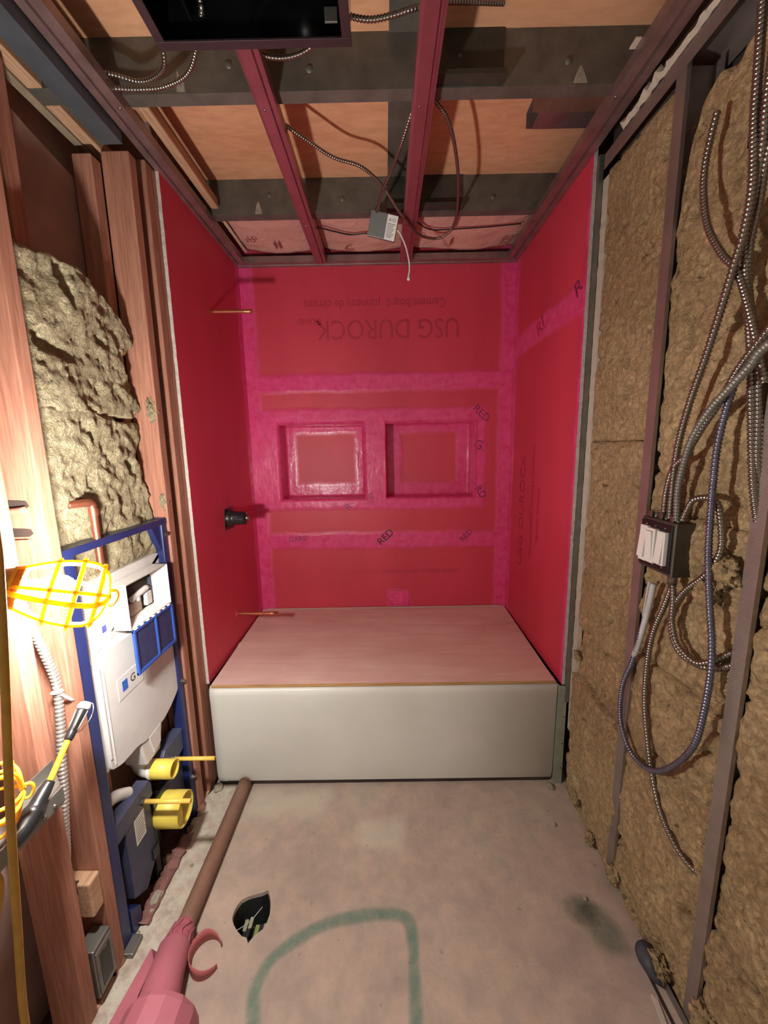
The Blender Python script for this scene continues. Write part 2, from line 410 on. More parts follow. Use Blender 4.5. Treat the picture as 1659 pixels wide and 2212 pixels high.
def channel(name, prof, axis, a, b, mat, parent=None):
    """thin folded steel: open polyline prof (2D) given 1.2 mm thickness and extruded"""
    n = len(prof); t = .0012; L = []; Rr = []
    for i, p in enumerate(prof):
        p = Vector(p); d0 = (p-Vector(prof[i-1])).normalized() if i else None; d1 = (Vector(prof[i+1])-p).normalized() if i < n-1 else None
        nn = Vector((0, 0)); 
        for d in (d0, d1):
            if d is not None: nn += Vector((-d.y, d.x))
        k = 1/max(.35, (nn.length_squared/ (2 if (d0 is not None and d1 is not None) else 1)) **.5) if nn.length else 1
        nn = nn.normalized()*(t/2)*(1.2 if (d0 is not None and d1 is not None) else 1)
        L.append(p+nn); Rr.append(p-nn)
    return prism(name, [tuple(q) for q in L]+[tuple(q) for q in Rr[::-1]], axis, a, b, mat, parent)

# ================================================================== SETTING
XS = -.013            # room face of the left timber studs
XR = 1.540            # room face of the right steel studs
D = .8117             # back wall
ZB, ZP = 2.507, 2.648 # joist underside, plywood underside

# floor slab with a core hole
def make_floor():
    bm = bmesh.new()
    outer = [(-.016, -2.3), (1.58, -2.3), (1.58, .9), (.0, .9), (.0, -.01), (-.016, -.05)]
    # subdivide the left edge raggedly
    left = [(-.016+.006*noise.noise(Vector((0, y*20, 0))), y) for y in [(-.05-i*.03) for i in range(1, 40)]]
    outer = outer+left
    hole = [(.268, -.483), (.272, -.465), (.281, -.449), (.30, -.438), (.322, -.432), (.345, -.427), (.362, -.419), (.374, -.438), (.383, -.462), (.388, -.49),
            (.385, -.512), (.378, -.53), (.363, -.541), (.351, -.553), (.343, -.566), (.333, -.551), (.318, -.548), (.298, -.534), (.28, -.517), (.269, -.50)]
    def loop(pts, z): return [bm.verts.new((x, y, z)) for x, y in pts]
    lo, lh = loop(outer, 0), loop(hole, 0); E = []
    for l in (lo, lh):
        for i in range(len(l)): E.append(bm.edges.new((l[i], l[(i+1) % len(l)])))
    bmesh.ops.triangle_fill(bm, edges=E, use_beauty=True, normal=(0, 0, 1))
    cx, cy = .33, -.49
    l1 = [bm.verts.new((cx+(x-cx)*.97, cy+(y-cy)*.97, -.012)) for x, y in hole]; l2 = [bm.verts.new((cx+(x-cx)*.98, cy+(y-cy)*.98, -.13)) for x, y in hole]
    o1 = [bm.verts.new((x, y, -.12)) for x, y in outer]; nf = len(bm.faces)
    for A, B in ((lh, l1), (l1, l2), (o1, lo)):
        for i in range(len(A)): bm.faces.new((A[i], A[(i+1) % len(A)], B[(i+1) % len(A)], B[i]))
    o = from_bm('floor', bm, M_conc); o.data.materials.append(M_hole)
    for i, p in enumerate(o.data.polygons):
        if nf+len(hole) <= i < nf+2*len(hole): p.material_index = 1
    return o
floor = tag(make_floor(), 'pale dusty concrete slab floor with a core hole and green spray marks', kind='structure')
hb = new('hole_bottom', [(.33+.075*math.cos(a*math.pi/9), -.49+.08*math.sin(a*math.pi/9), -.128) for a in range(18)], [tuple(range(18))], M_hole, floor)
hb2 = box('hole_strip', .345, .358, -.548, -.50, -.03, -.026, plain('hole_green', srgb(128, 140, 84), .7), floor, .001)
hb3 = tube('hole_string', [(.285, -.522, -.02), (.32, -.49, -.03), (.352, -.455, -.02)], .0012, M_tape, floor, 6)
for k, (x, y) in enumerate(((.30, -.475), (.315, -.468), (.366, -.487))):
    box('hole_chip', x-.006, x+.006, y-.016, y+.016, -.07, -.064, plain('hole_chip_mat', srgb(150, 150, 120), .7), floor, .001)
# spray paint ribbons on the slab
def ribbon(name, P, wd, mat, parent, z=.0006):
    Q, L = catmull([(x, y, z) for x, y in P], .012); verts = []; faces = []; fade = []
    for i, q in enumerate(Q):
        t = (Q[min(i+1, len(Q)-1)]-Q[max(i-1, 0)]).normalized(); s = Vector((-t.y, t.x, 0))
        k = 1.0+.25*noise.noise(q*9)
        for f, a in ((-1.3, 0), (-.55, .85), (0, 1), (.55, .85), (1.3, 0)): verts.append(q+s*wd*.5*f*k); fade.append(a)
    for i in range(len(Q)-1):
        for j in range(4): faces.append((i*5+j, i*5+j+1, i*5+6+j, i*5+5+j))
    o = new(name, verts, faces, mat, parent); at = o.data.attributes.new('fade', 'FLOAT', 'POINT')
    at.data.foreach_set('value', fade); return o
ribbon('spray_line', [(.43, -.90), (.418, -.751), (.399, -.681), (.411, -.628), (.441, -.591), (.502, -.552), (.569, -.521), (.655, -.502), (.745, -.494), (.812, -.499), (.84, -.52), (.847, -.573), (.846, -.647), (.844, -.754), (.84, -.9)], .036, M_spray, floor)
def blot(name, c, rx, ry, rot, mat, parent):
    verts = [(c[0], c[1], .0006)]; fade = [1]; faces = []; n = 28
    for rr, a in ((.6, .9), (1.0, 0.0)):
        for k in range(n):
            t = 2*math.pi*k/n; e = rr*(1+.22*noise.noise(Vector((math.cos(t)*2, math.sin(t)*2, 3)))); x, y = rx*e*math.cos(t), ry*e*math.sin(t)
            verts.append((c[0]+x*math.cos(rot)-y*math.sin(rot), c[1]+x*math.sin(rot)+y*math.cos(rot), .0006)); fade.append(a)
    for k in range(n):
        faces.append((0, 1+k, 1+(k+1) % n)); faces.append((1+k, 1+n+k, 1+n+(k+1) % n, 1+(k+1) % n))
    o = new(name, verts, faces, mat, parent); o.data.attributes.new('fade', 'FLOAT', 'POINT').data.foreach_set('value', fade); return o
blot('spray_blot', (1.435, -.535), .10, .058, -1.0, M_spray2, floor); blot('spray_blot', (1.40, -.49), .065, .05, 0, M_spray2, floor)

# low strip of ground inside the left stud wall
def bumpy(name, x0, x1, y0, y1, z, amp, mat, nx, ny, parent=None, k=18):
    verts = [(x0+(x1-x0)*i/nx, y0+(y1-y0)*j/ny, z+amp*noise.fractal(Vector((x0+(x1-x0)*i/nx, y0+(y1-y0)*j/ny, 0))*k, .8, 2, 3)) for j in range(ny+1) for i in range(nx+1)]
    faces = [(j*(nx+1)+i, j*(nx+1)+i+1, (j+1)*(nx+1)+i+1, (j+1)*(nx+1)+i) for j in range(ny) for i in range(nx)]
    return new(name, verts, faces, mat, parent, True)
tag(bumpy('floor_cavity', -.30, -.012, -2.2, .9, -.055, .02, M_soil, 14, 140), 'dark rubble strip below the left stud wall', kind='structure')
# ceiling: plywood subfloor sheets
ceil = tag(box('ceiling', -.35, 1.75, -2.3, 1.0, ZP, ZP+.018, M_ply, None, 0), 'plywood subfloor overhead seen between the joists', kind='structure')

# back wall with two niches
def back_wall():
    xs = [-.16, .162, .668, .788, 1.322, 1.70]; zs = [.0, 1.181, 1.630, 2.70]; yb = D+.14
    bm = bmesh.new(); vc = {}
    def V(x, y, z):
        k = (round(x, 4), round(y, 4), round(z, 4))
        if k not in vc: vc[k] = bm.verts.new((x, y, z))
        return vc[k]
    for i in range(5):
        for j in range(3):
            x0, x1, z0, z1 = xs[i], xs[i+1], zs[j], zs[j+1]
            if j == 1 and i in (1, 3): continue
            bm.faces.new([V(x0, D, z0), V(x1, D, z0), V(x1, D, z1), V(x0, D, z1)])
    o = from_bm('wall_back', bm, M_mb)
    return tag(o, 'red waterproofed back wall of the tub alcove', kind='structure')
wb = back_wall()
for x0, x1 in ((.162, .668), (.788, 1.322)):
    z0, z1, yb = 1.181, 1.630, D+.14; r = .012
    bm = bmesh.new()
    # a soft lipped pan: lip ring on the wall, side walls, back
    def rl(x0, x1, z0, z1, y, jit=0):
        P = []; n = 12
        for a, b, c, d in ((x0, z0, x1, z0), (x1, z0, x1, z1), (x1, z1, x0, z1), (x0, z1, x0, z0)):
            for k in range(n):
                t = k/n; x, z = a+(c-a)*t, b+(d-b)*t; q = Vector((x*9, z*9, y*5+x0))
                P.append(bm.verts.new((x+jit*noise.noise(q), y, z+jit*noise.noise(q+Vector((7, 7, 7))))))
        return P
    L = [rl(x0-.010, x1+.010, z0-.010, z1+.010, D-.0005, .004), rl(x0+.001, x1-.001, z0+.001, z1-.001, D-.004, .004), rl(x0+.007, x1-.007, z0+.007, z1-.007, D+.006, .004),
         rl(x0+.01, x1-.012, z0+.008, z1-.008, yb-.006, .003), rl(x0+.018, x1-.022, z0+.016, z1-.016, yb, 0)]
    for A, B in zip(L, L[1:]):
        for k in range(48): bm.faces.new((A[k], A[(k+1) % 48], B[(k+1) % 48], B[k]))
    bm.faces.new(L[-1]); bmesh.ops.recalc_face_normals(bm, faces=bm.faces[:])
    o = from_bm('niche_recess', bm, M_mn, wb)
# small raised patch and its recess near the tub
box('patch_panel', .800, .922, D-.004, D+.01, .512, .600, M_mb, wb, .003)
box('patch_lip', .79, .93, D-.010, D+.01, .502, .512, M_mb, wb, .003)
# board print, upside down under the coating, and the tape stamps
MB = lambda x, z, rot: frame((x, D-.0016, z), (math.cos(rot), 0, math.sin(rot)), (-math.sin(rot), 0, math.cos(rot)))
PI = math.pi
text('board_print', 'USG DUROCK', .150, MB(.815, 2.147, PI), M_inkred, wb, .84)
text('board_print', 'BRAND', .05, MB(.375, 2.19, PI), M_inkred, wb, .8)
text('board_print', 'Cement board  panneau de ciment', .070, MB(.745, 2.278, PI), M_inkred, wb, .80)
text('board_print', 'ASTM C1325  CEMENT BOARD  CEMENT BOARD', .034, MB(.90, .725, 0), M_inkred, wb, .92)
for s, x, z, r, sz in (('RED', .783, .945, .75, .062), ('RED', 1.352, 1.671, -.75, .062), ('G.', 1.345, 1.488, -.3, .075), ('RD', 1.357, 1.212, -1.0, .06), ('RED', 1.275, .946, .75, .05), ('GARD', .249, .942, 0.1, .045), ('R', .562, 1.135, .8, .06), ('G', .70, 1.20, 0, .05)):
    text('tape_stamp', s, sz, MB(x, z, r), M_text if (s == 'RED' and x < .8) else M_inkpur, wb)

def side_wall(name, xin, xout, ya, yb, z0, z1, mat, edge, label):
    """cement board with a slightly ragged front edge"""
    n = 90; verts = []; faces = []
    for j in range(n+1):
        z = z0+(z1-z0)*j/n; yy = ya+.0022*noise.fractal(Vector((xin, z*40, 1)), .8, 2, 3)
        verts += [(xin, yy, z), (xin, yb, z), (xout, yy+.002*noise.noise(Vector((z*60, 2, xin))), z)]
    for j in range(n):
        a, b = j*3, (j+1)*3
        faces += [(a, a+1, b+1, b), (a+2, a, b, b+2)]
    o = new(name, verts, faces, mat); o.data.materials.append(edge)
    for i, p in enumerate(o.data.polygons): p.material_index = i % 2
    bm = bmesh.new(); bm.from_mesh(o.data); bmesh.ops.recalc_face_normals(bm, faces=bm.faces[:]); bm.to_mesh(o.data); bm.free()
    return tag(o, label, kind='structure')
wl = side_wall('wall_left', 0, -.0127, .041, D+.02, .478, 2.52, M_ml, M_cement, 'red waterproofed left wall of the alcove with pipe stubs')
wr = side_wall('wall_right', 1.524, 1.5367, .0, D+.02, .478, 2.52, M_mr, M_cement, 'red waterproofed right wall of the alcove')
MR = lambda y, z, rot: frame((1.5226, y, z), (0, -math.cos(rot), math.sin(rot)), (0, math.sin(rot), math.cos(rot)))
text('board_print', 'USG DUROCK', .10, MR(.575, 1.13, PI/2), M_inkred, wr, .95)
text('board_print', 'Cement board  panneau de ciment', .045, MR(.43, 1.2, PI/2), M_inkred, wr, .9)
text('board_print', 'fabrique  fabricado', .04, MR(.35, 1.15, PI/2), M_inkred, wr, .9)
text('tape_stamp', 'R', .09, MR(.06, 2.065, .5), M_inkpur, wr); text('tape_stamp', 'RI', .10, MR(.42, 2.03, .5), M_inkred, wr)
# closing panels behind the open framing
tag(box('wall_cavity', -.235, -.215, -2.3, .9, -.12, 2.66, M_backing, None, 0), 'dark brown backing seen deep inside the left stud wall', kind='structure')
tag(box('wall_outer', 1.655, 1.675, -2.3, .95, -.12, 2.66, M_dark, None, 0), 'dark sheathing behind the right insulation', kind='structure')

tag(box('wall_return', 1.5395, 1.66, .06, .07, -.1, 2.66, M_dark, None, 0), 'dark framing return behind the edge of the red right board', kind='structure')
tag(box('wall_plumbing', -.22, -.0135, .075, .085, -.1, 2.66, M_backing, None, 0), 'dark framing return behind the edge of the red left board', kind='structure')
# ================================================================== TUB
tub = thing('bathtub', 'white bathtub with a plain flat apron below the plywood lid', 'bathtub', (.76, .4, 0))
def tub_part():
    bm = bmesh.new()
    pr = [(0.008, .02), (0.002, .06), (0.0, .40), (-.002, .445), (.002, .468), (.014, .476), (.06, .478)]  # (y, z) of the apron section
    xs = [.010, .016, .05, .058, .5, 1.0, 1.505, 1.512]; ins = [.012, .002, 0, .0022, 0, 0, 0, .01]
    G = [[bm.verts.new((x, y+i, z)) for y, z in pr] for x, i in zip(xs, ins)]
    for a, b in zip(G, G[1:]):
        for k in range(len(pr)-1): bm.faces.new((a[k], b[k], b[k+1], a[k+1]))
    bmesh.ops.recalc_face_normals(bm, faces=bm.faces[:])
    for f in bm.faces:
        if f.normal.y > 0: f.normal_flip()
    return from_bm('apron', bm, M_tub, None, True)
ap = tub_part()
rim = box('rim', .012, 1.512, .05, D-.005, .465, .477, M_tub, None, .003)
basin = prism('basin', [(.10, .06), (.10, .44), (.75, .44), (.75, .06)], 'x', .08, 1.45, M_tub)
kick = box('toe_strip', .02, 1.50, .012, .04, 0, .03, M_dark)
chip = lathe('stain_mark', [(0, .018), (.0005, .018)], (1.425, -.0035, .452), (0, 1, 0), M_inkbrown, None, 16); chip.scale = (1, 1, .45); chip.location = (0, 0, .452*.55)
own(tub, ap, rim, basin, kick, chip)
lid = thing('plywood_lid', 'pinkish brown plywood sheet laid over the bathtub', 'plywood', (.76, .4, .478))
lt = prism('sheet', [(.022, .010), (1.497, .006), (1.517, D-.008), (.004, D-.006)], 'z', .4785, .4925, M_cover)
le = prism('front_ply', [(.022, .0085), (1.497, .0045), (1.497, .010), (.022, .012)], 'z', .4785, .4921, M_plyside)
own(lid, lt, le)
for x, y in ((.20, .26), (1.22, .62), (1.24, .54), (.30, .10), (.56, .7)):
    own(lid, lathe('knot', [(0, .006), (.0004, .006)], (x, y, .4926), (0, 0, 1), M_inkbrown, None, 10))
tag(box('sealant_strip', .03, 1.50, D-.010, D-.004, .4925, .4965, M_gyp, None, .001), 'thin white sealant line where the plywood lid meets the back wall', 'sealant')

# ================================================================== LEFT STUD WALL
def stud(label, y0, y1, x1=XS, depth=.089, z0=0.0, z1=2.435, mat=None, group='timber studs of the left wall', notches=()):
    t = thing('timber_stud', label, 'stud', (x1-depth/2, (y0+y1)/2, z0), group)
    own(t, box('post', x1-depth, x1, y0, y1, z0, z1, mat or M_stud, None, .003)); return t
sQ = stud('timber stud right behind the lit work lamp, left of the blue frame', -.633, -.595)
sP = stud('timber stud nearest the camera, behind the unlit yellow lamp', -.747, -.708)
sR = stud('timber stud just right of the olive insulation, under the grey header', -.114, -.074)
sT = stud('narrow timber stud touching the red alcove wall edge', -.02, .020, z1=2.47)
stud('timber stud half hidden behind the cut edge of the red left board', .022, .060, x1=-.0135, z1=2.47)
stud('dark rear timber stud behind the olive insulation at the top left', -.475, -.432, x1=-.108, depth=.06, z1=2.42)
stud('rear timber stud seen in the dark gap left of the header end', -.16, -.115, x1=-.1035, depth=.06, z1=2.40)
# bored slots with dowel ends in stud Q
for z, h in ((1.365, .016), (1.300, .015)):
    own(sQ, prism('slot', [(-.10, z-.004), (-.05, z-h*.2), (-.040, z+h*.3), (-.045, z+h), (-.06, z+h*1.1), (-.10, z+h*1.2)], 'y', -.6345, -.62, M_dark))
own(sQ, tube('dowel', [(-.10, -.636, 1.357), (-.045, -.6365, 1.362)], .008, M_stud, None, 12))
own(sQ, prism('splinter_block', [(-.10, 1.24), (-.045, 1.232), (-.038, 1.268), (-.05, 1.292), (-.10, 1.29)], 'y', -.641, -.630, M_stud, None, .002))
# blocking between P and Q
bl = thing('blocking', 'short timber block between the two nearest studs, low on the left', 'timber block', (-.05, -.67, .26))
own(bl, box('block', XS-.080, XS-.001, -.673, -.6335, .255, .362, M_beam, None, .005), prism('notch', [(-.075, .335), (-.055, .325), (-.045, .338), (-.048, .3635), (-.075, .3635)], 'y', -.6745, -.662, M_dark))
# sole plates
tag(box('sole_plate', XS-.089, XS-.001, -1.6, -.64, -.03, .006, M_beam, None, .003), 'timber sole plate under the two nearest studs', 'plate')
tag(box('sole_plate', XS-.089, XS-.003, -.12, .04, -.03, .0, M_beam, None, .003), 'dusty timber sole plate at the foot of the studs beside the bathtub', 'plate')
pb = prism('backing_board', [(-1.2, -.03), (-.09, -.03), (-.09, 2.325), (-.17, 2.337), (-.30, 2.36), (-.43, 2.392), (-1.2, 2.40)], 'x', -.1745, -.168, M_backing)
tag(pb, 'dark brown backing board behind the olive insulation', 'board')
# header track and plates
hd = thing('header_track', 'grey steel header track running above the left studs', 'steel track', (-.045, -1.0, 2.44))
own(hd, channel('channel', [(-.081, 2.475), (-.081, 2.438), (-.016, 2.438), (-.016, 2.475)], 'y', -2.0, -.135, M_header))
own(hd, box('underside', -.081, -.016, -2.0, -.135, 2.4375, 2.4395, M_header, None, .0005))
tp = thing('top_plate', 'pale timber top plate left of the grey header track', 'timber plate', (-.12, -1, 2.44))
own(tp, box('plank', -.141, -.101, -2.0, -.47, 2.441, 2.478, M_beam, None, .003), box('plank', -.141, -.101, -.455, -.325, 2.441, 2.478, M_beam, None, .003), box('plank', -.141, -.101, -.27, .04, 2.441, 2.478, M_beam, None, .003))
tag(box('edge_plank', -.168, -.143, -2.0, .04, 2.436, 2.475, plain('weathered_plank', srgb(138, 122, 100), .8, 0, .2, 20, .2), None, .003), 'greyish lower plank beside the pale top plate', 'timber plate')
for y in (-.298,):
    tag(box('strap_tie', -.141, -.085, y-.026, y+.026, 2.442, 2.47, M_galv, None, .001), 'small grey strap crossing under the pale top plate', 'strap')

# left insulation
up_t = [(0, 1.965), (.35, 1.99), (.6, 1.975), (.85, 1.93), (1, 1.87)]
up_r = [(0, -.165), (.12, -.105), (.3, -.14), (.55, -.165), (.75, -.17), (.9, -.125), (1, -.14)]
b1 = batt('insulation_batt', 1, -.062, .09, -.592, lambda v: lerp_pts(up_r, v), 1.60, lambda u: lerp_pts(up_t, u), M_woolL, 1, .016, .0065, lambda u, v: .022*math.sin(PI*u)*(.5+.5*v), None, .012)
tag(b1, 'upper olive mineral wool batt, sagging between the left studs', 'insulation', 'olive wool batts of the left wall')
lo_r = [(0, -.118), (.25, -.118), (.5, -.122), (.75, -.16), (.9, -.125), (1, -.118)]
b2 = batt('insulation_batt', 1, -.070, .09, -.592, lambda v: lerp_pts(lo_r, v), 1.118, lambda u: 1.60+.02*math.sin(5*u), M_woolL, 2, .016, .0065, lambda u, v: .035*max(0, v-.55)*math.sin(PI*u)+.02*u*(1-v), None, .012)
tag(b2, 'lower olive mineral wool batt above the blue toilet frame', 'insulation', 'olive wool batts of the left wall')
for k, (x, y, z, r, lb) in enumerate(((-.03, -.10, 1.63, .028, 'fluffy wool tuft poking over the stud face'), (-.025, -.105, 1.31, .02, 'torn dark wool tuft at the top right corner of the blue frame'))):
    bm = bmesh.new(); bmesh.ops.create_icosphere(bm, subdivisions=4, radius=r)
    for v in bm.verts:
        n = v.co.normalized(); v.co *= 1+.55*noise.fractal(n*3.5+Vector((k*7, 0, 0)), .8, 2.1, 4); v.co.x *= .55; v.co.z *= 1.5; v.co += Vector((x, y, z))
    tag(from_bm('wool_tuft', bm, M_woolL if k != 2 else M_dark, None, True), lb, 'insulation', 'loose wool scraps on the left wall')
# torn paper by the frame edge at the far left
bm = bmesh.new()
G = [[bm.verts.new((.01+.02*noise.noise(Vector((i*.9, j*.7, 2))), -.80+.09*i/8, 1.63+.13*j/10+.012*noise.noise(Vector((i, j, 5))))) for i in range(9)] for j in range(11)]
for j in range(10):
    for i in range(8):
        if (i, j) in ((8, 0), (7, 0), (7, 9), (7, 10), (0, 9)): continue
        bm.faces.new((G[j][i], G[j][i+1], G[j+1][i+1], G[j+1][i]))
tp_ = from_bm('paper_scrap', bm, M_kbrown, None, True); tag(tp_, 'crumpled tan paper scrap stapled to the nearest stud at the left edge', 'paper')
tp_.modifiers.new('thick', 'SOLIDIFY').thickness = .002
# copper elbow
cp = thing('copper_pipe', 'copper pipe elbow standing behind the blue frame top bar', 'pipe', (-.03, -.43, 1.2))
own(cp, tube('riser', [(-.035, -.445, 1.15), (-.035, -.445, 1.325)], .0095, M_copper, None, 14), tube('elbow', [(-.035, -.445, 1.32), (-.036, -.447, 1.345), (-.04, -.46, 1.352), (-.06, -.50, 1.352)], .0105, M_copper, None, 14, .004),
    lathe('collar', [(0, .0125), (.02, .0125)], (-.035, -.445, 1.315), (0, 0, 1), M_copper, None, 16))

# ------------------------------------------------------------------ toilet carrier frame
fr = thing('toilet_frame', 'blue steel in-wall toilet carrier frame between the left studs', 'frame', (-.04, -.34, 0))
own(fr, box('leg', -.062, -.020, -.590, -.550, .0, 1.232, M_blue, None, .004), box('leg', -.062, -.022, -.146, -.108, .0, 1.25, M_blue, None, .004))
own(fr, box('top_bar', -.072, -.020, -.592, -.106, 1.226, 1.248, M_blue, None, .003))
own(fr, prism('gusset', [(-.195, 1.226), (-.146, 1.226), (-.146, 1.13), (-.158, 1.15)], 'x', -.05, -.03, M_blue))
own(fr, prism('crossbar', [(-.552, .325), (-.552, .392), (-.372, .392), (-.36, .37), (-.36, .325)], 'x', -.075, -.032, M_bluedk, None, .003),
    prism('crossbar', [(-.28, .318), (-.28, .395), (-.265, .412), (-.146, .412), (-.146, .325)], 'x', -.075, -.032, M_bluedk, None, .003))
own(fr, prism('lower_plate', [(-.50, .20), (-.50, .325), (-.375, .325), (-.375, .10), (-.44, .04), (-.50, .08)], 'x', -.062, -.034, M_bluedk, None, .002),
    prism('lower_plate', [(-.265, .10), (-.265, .318), (-.150, .318), (-.150, .05), (-.20, .03)], 'x', -.075, -.045, M_bluedk, None, .002))
own(fr, prism('foot', [(-.60, -.02), (-.60, .012), (-.545, .012), (-.545, .10), (-.50, .06), (-.50, -.02)], 'x', -.066, -.018, M_blue, None, .003),
    prism('foot', [(-.15, -.02), (-.15, .05), (-.10, .05), (-.10, -.02)], 'x', -.066, -.024, M_blue, None, .003))
rl_ = box('rating_label', -.0335, -.0332, -.462, -.412, .232, .330, M_sticker, None, 0); own(fr, rl_)
for k in range(9): sub(rl_, box('label_line', -.0331, -.0329, -.458, -.418+.004*(k % 3), .242+.009*k, .245+.009*k, plain('label_grey', srgb(120, 116, 112), .7), None, 0))
for y, z in ((-.128, .60), (-.128, 1.19), (-.125, .17)):
    own(fr, lathe('bolt', [(0, .012), (.004, .012), (.004, .007), (.012, .007), (.013, 0)], (-.022, y, z), (1, 0, 0), M_mc, None, 6, False))
tk = thing('cistern', 'pale grey plastic in-wall cistern inside the blue frame', 'cistern', (-.07, -.33, .54))
def rpoly(pts, r, n=5):
    out = []
    for i, p in enumerate(pts):
        p = Vector(p); a = Vector(pts[i-1]); b = Vector(pts[(i+1) % len(pts)]); rr = r[i] if isinstance(r, (list, tuple)) else r
        u, v = (a-p).normalized(), (b-p).normalized(); s, e = p+u*rr, p+v*rr
        for k in range(n+1):
            t = k/n; out.append(tuple(s*(1-t)**2+p*2*t*(1-t)+e*t*t))
    return out
own(tk, prism('upper_shell', rpoly([(-.540, .88), (-.118, .88), (-.118, 1.10), (-.15, 1.128), (-.43, 1.128), (-.540, 1.10)], [.01, .01, .03, .02, .02, .03], 3), 'x', -.14, -.047, M_tank, None, .0015),
    prism('lower_shell', rpoly([(-.542, .56), (-.118, .56), (-.118, .90), (-.542, .90)], .012, 3), 'x', -.14, -.042, M_tank, None, .0015),
    prism('front_panel', rpoly([(-.520, .565), (-.475, .548), (-.40, .545), (-.36, .53), (-.25, .53), (-.20, .548), (-.150, .575), (-.128, .62), (-.128, .915), (-.475, .922), (-.512, .90), (-.520, .87)], .010, 3), 'x', -.05, -.030, M_tank, None, .0015),
    prism('spout_neck', [(-.385, .53), (-.365, .44), (-.285, .44), (-.255, .53)], 'x', -.11, -.034, M_tank, None, .006),
    prism('corner_tab', [(-.345, .53), (-.325, .455), (-.285, .47), (-.275, .535)], 'x', -.035, -.029, M_tank, None, .002),
    box('ridge', -.0305, -.027, -.520, -.514, .60, .89, M_tank, None, .0015), box('ridge', -.0305, -.0275, -.505, -.500, .57, .87, M_tank, None, .0015))
bg_ = box('badge_plate', -.0305, -.0285, -.455, -.335, .742, .812, M_tank, None, .001); own(tk, bg_)
sub(bg_, box('badge_square', -.0286, -.0278, -.436, -.412, .762, .795, M_lblue, None, 0))
sub(bg_, text('badge_letter', 'G', .036, frame((-.0277, -.386, .780), (0, 1, 0), (0, 0, 1)), M_text))
bg_ = box('badge_plate', -.0475, -.0455, -.475, -.425, .93, 1.05, M_tank, None, .001); own(tk, bg_)
sub(bg_, box('badge_square', -.0456, -.0448, -.462, -.445, .968, .988, plain('logo_violet', srgb(84, 84, 164), .5), None, 0))
cl = thing('flush_collar', 'white square plastic collar around the flush valve opening', 'collar', (-.02, -.3, .957))
V8 = [(-.041, -.418, .955), (-.041, -.196, .955), (-.041, -.196, 1.096), (-.041, -.418, 1.096), (.009, -.418, .955), (.009, -.196, .955), (.009, -.196, 1.096), (.009, -.418, 1.096),
      (-.035, -.372, .966), (-.035, -.226, .966), (-.035, -.226, 1.072), (-.035, -.372, 1.072)]
F4 = [[(0, 1, 5, 4), (4, 5, 9, 8)], [(1, 2, 6, 5), (5, 6, 10, 9)], [(2, 3, 7, 6), (6, 7, 11, 10)], [(3, 0, 4, 7), (7, 4, 8, 11)]]
for fs in F4:
    ids = sorted({i for f in fs for i in f}); o = new('collar_wall', [V8[i] for i in ids], [tuple(ids.index(i) for i in f) for f in fs], M_white); own(cl, o)
    so = o.modifiers.new('thick', 'SOLIDIFY'); so.thickness = .0025; so.offset = 0
vf = thing('flush_valve', 'grey brown valve fittings inside the white flush collar', 'valve', (-.04, -.3, .97))
own(vf, box('back_plate', -.0405, -.039, -.372, -.226, .966, 1.072, M_dark, None, 0), tube('valve_tube', [(-.034, -.345, 1.02), (-.03, -.30, 1.03), (-.028, -.262, 1.036)], .010, M_tank, None, 12),
    box('valve_block', -.039, -.026, -.36, -.30, .972, 1.012, plain('beige_plastic', srgb(160, 140, 122), .5), None, .003), box('valve_block', -.039, -.024, -.275, -.245, .975, 1.02, M_tank, None, .003),
    lathe('valve_knob', [(0, .008), (.012, .008), (.012, 0)], (-.034, -.315, 1.015), (1, 0, 0), M_tank, None, 12), box('blue_clip', -.038, -.030, -.243, -.232, .985, 1.065, M_bluedk, None, .001))
bp = thing('blue_cover_panel', 'blue framed cover flap hanging below the white flush collar', 'panel', (.01, -.3, .8))
for a in ((-.412, -.402, .800, .949), (-.200, -.190, .812, .945), (-.300, -.291, .808, .947)): own(bp, box('stile', .004, .013, a[0], a[1], a[2], a[3], M_bluecov, None, .002))
for a in ((-.412, -.190, .939, .949), (-.412, -.190, .800, .812)): own(bp, box('rail', .004, .012, a[0], a[1], a[2], a[3], M_bluecov, None, .002))
for a in ((-.403, -.299), (-.292, -.199)): own(bp, box('screen', .006, .008, a[0], a[1], .808, .942, M_bluescr, None, 0))
for k in range(7): own(bp, box('tooth', .006, .014, -.405+.031*k, -.393+.031*k, .949, .953, M_white, None, .001))
def capped(name, label, yc, zc, x0, x1, r, parts):
    t = thing(name, label, 'pipe cap', (x0, yc, zc))
    own(t, lathe('cap_shell', [(0, 0), (0, r), (.004, r+.002), (x1-x0, r+.001), (x1-x0, r-.003), (.01, r-.004), (.01, 0)], (x0, yc, zc), (1, 0, 0), M_yel, None, 32)); return t
c1 = capped('yellow_pipe_cap', 'smaller upper yellow cap on the flush pipe', -.315, .382, -.05, .026, .030, ())
c2 = capped('yellow_pipe_cap', 'larger lower yellow cap on the black drain pipe', -.318, .222, -.037, .050, .056, ())
own(c2, box('cap_tab', .006, .046, -.368, -.331, .190, .254, M_yel, None, .003))
own(c1, lathe('seal_ring', [(0, .031), (.012, .033), (.012, .028)], (-.06, -.315, .382), (1, 0, 0), M_white, None, 28))
fb = thing('flush_bend', 'pale plastic flush bend curving down from the cistern', 'pipe', (-.08, -.31, .4))
own(fb, tube('bend', [(-.085, -.335, .545), (-.092, -.33, .47), (-.088, -.32, .41), (-.072, -.315, .385), (-.045, -.315, .382)], .0285, M_tank, None, 20, .006))
own(fb, tube('branch', [(-.09, -.54, .40), (-.08, -.50, .43), (-.075, -.46, .42), (-.07, -.42, .39)], .018, M_tank, None, 16, .006))
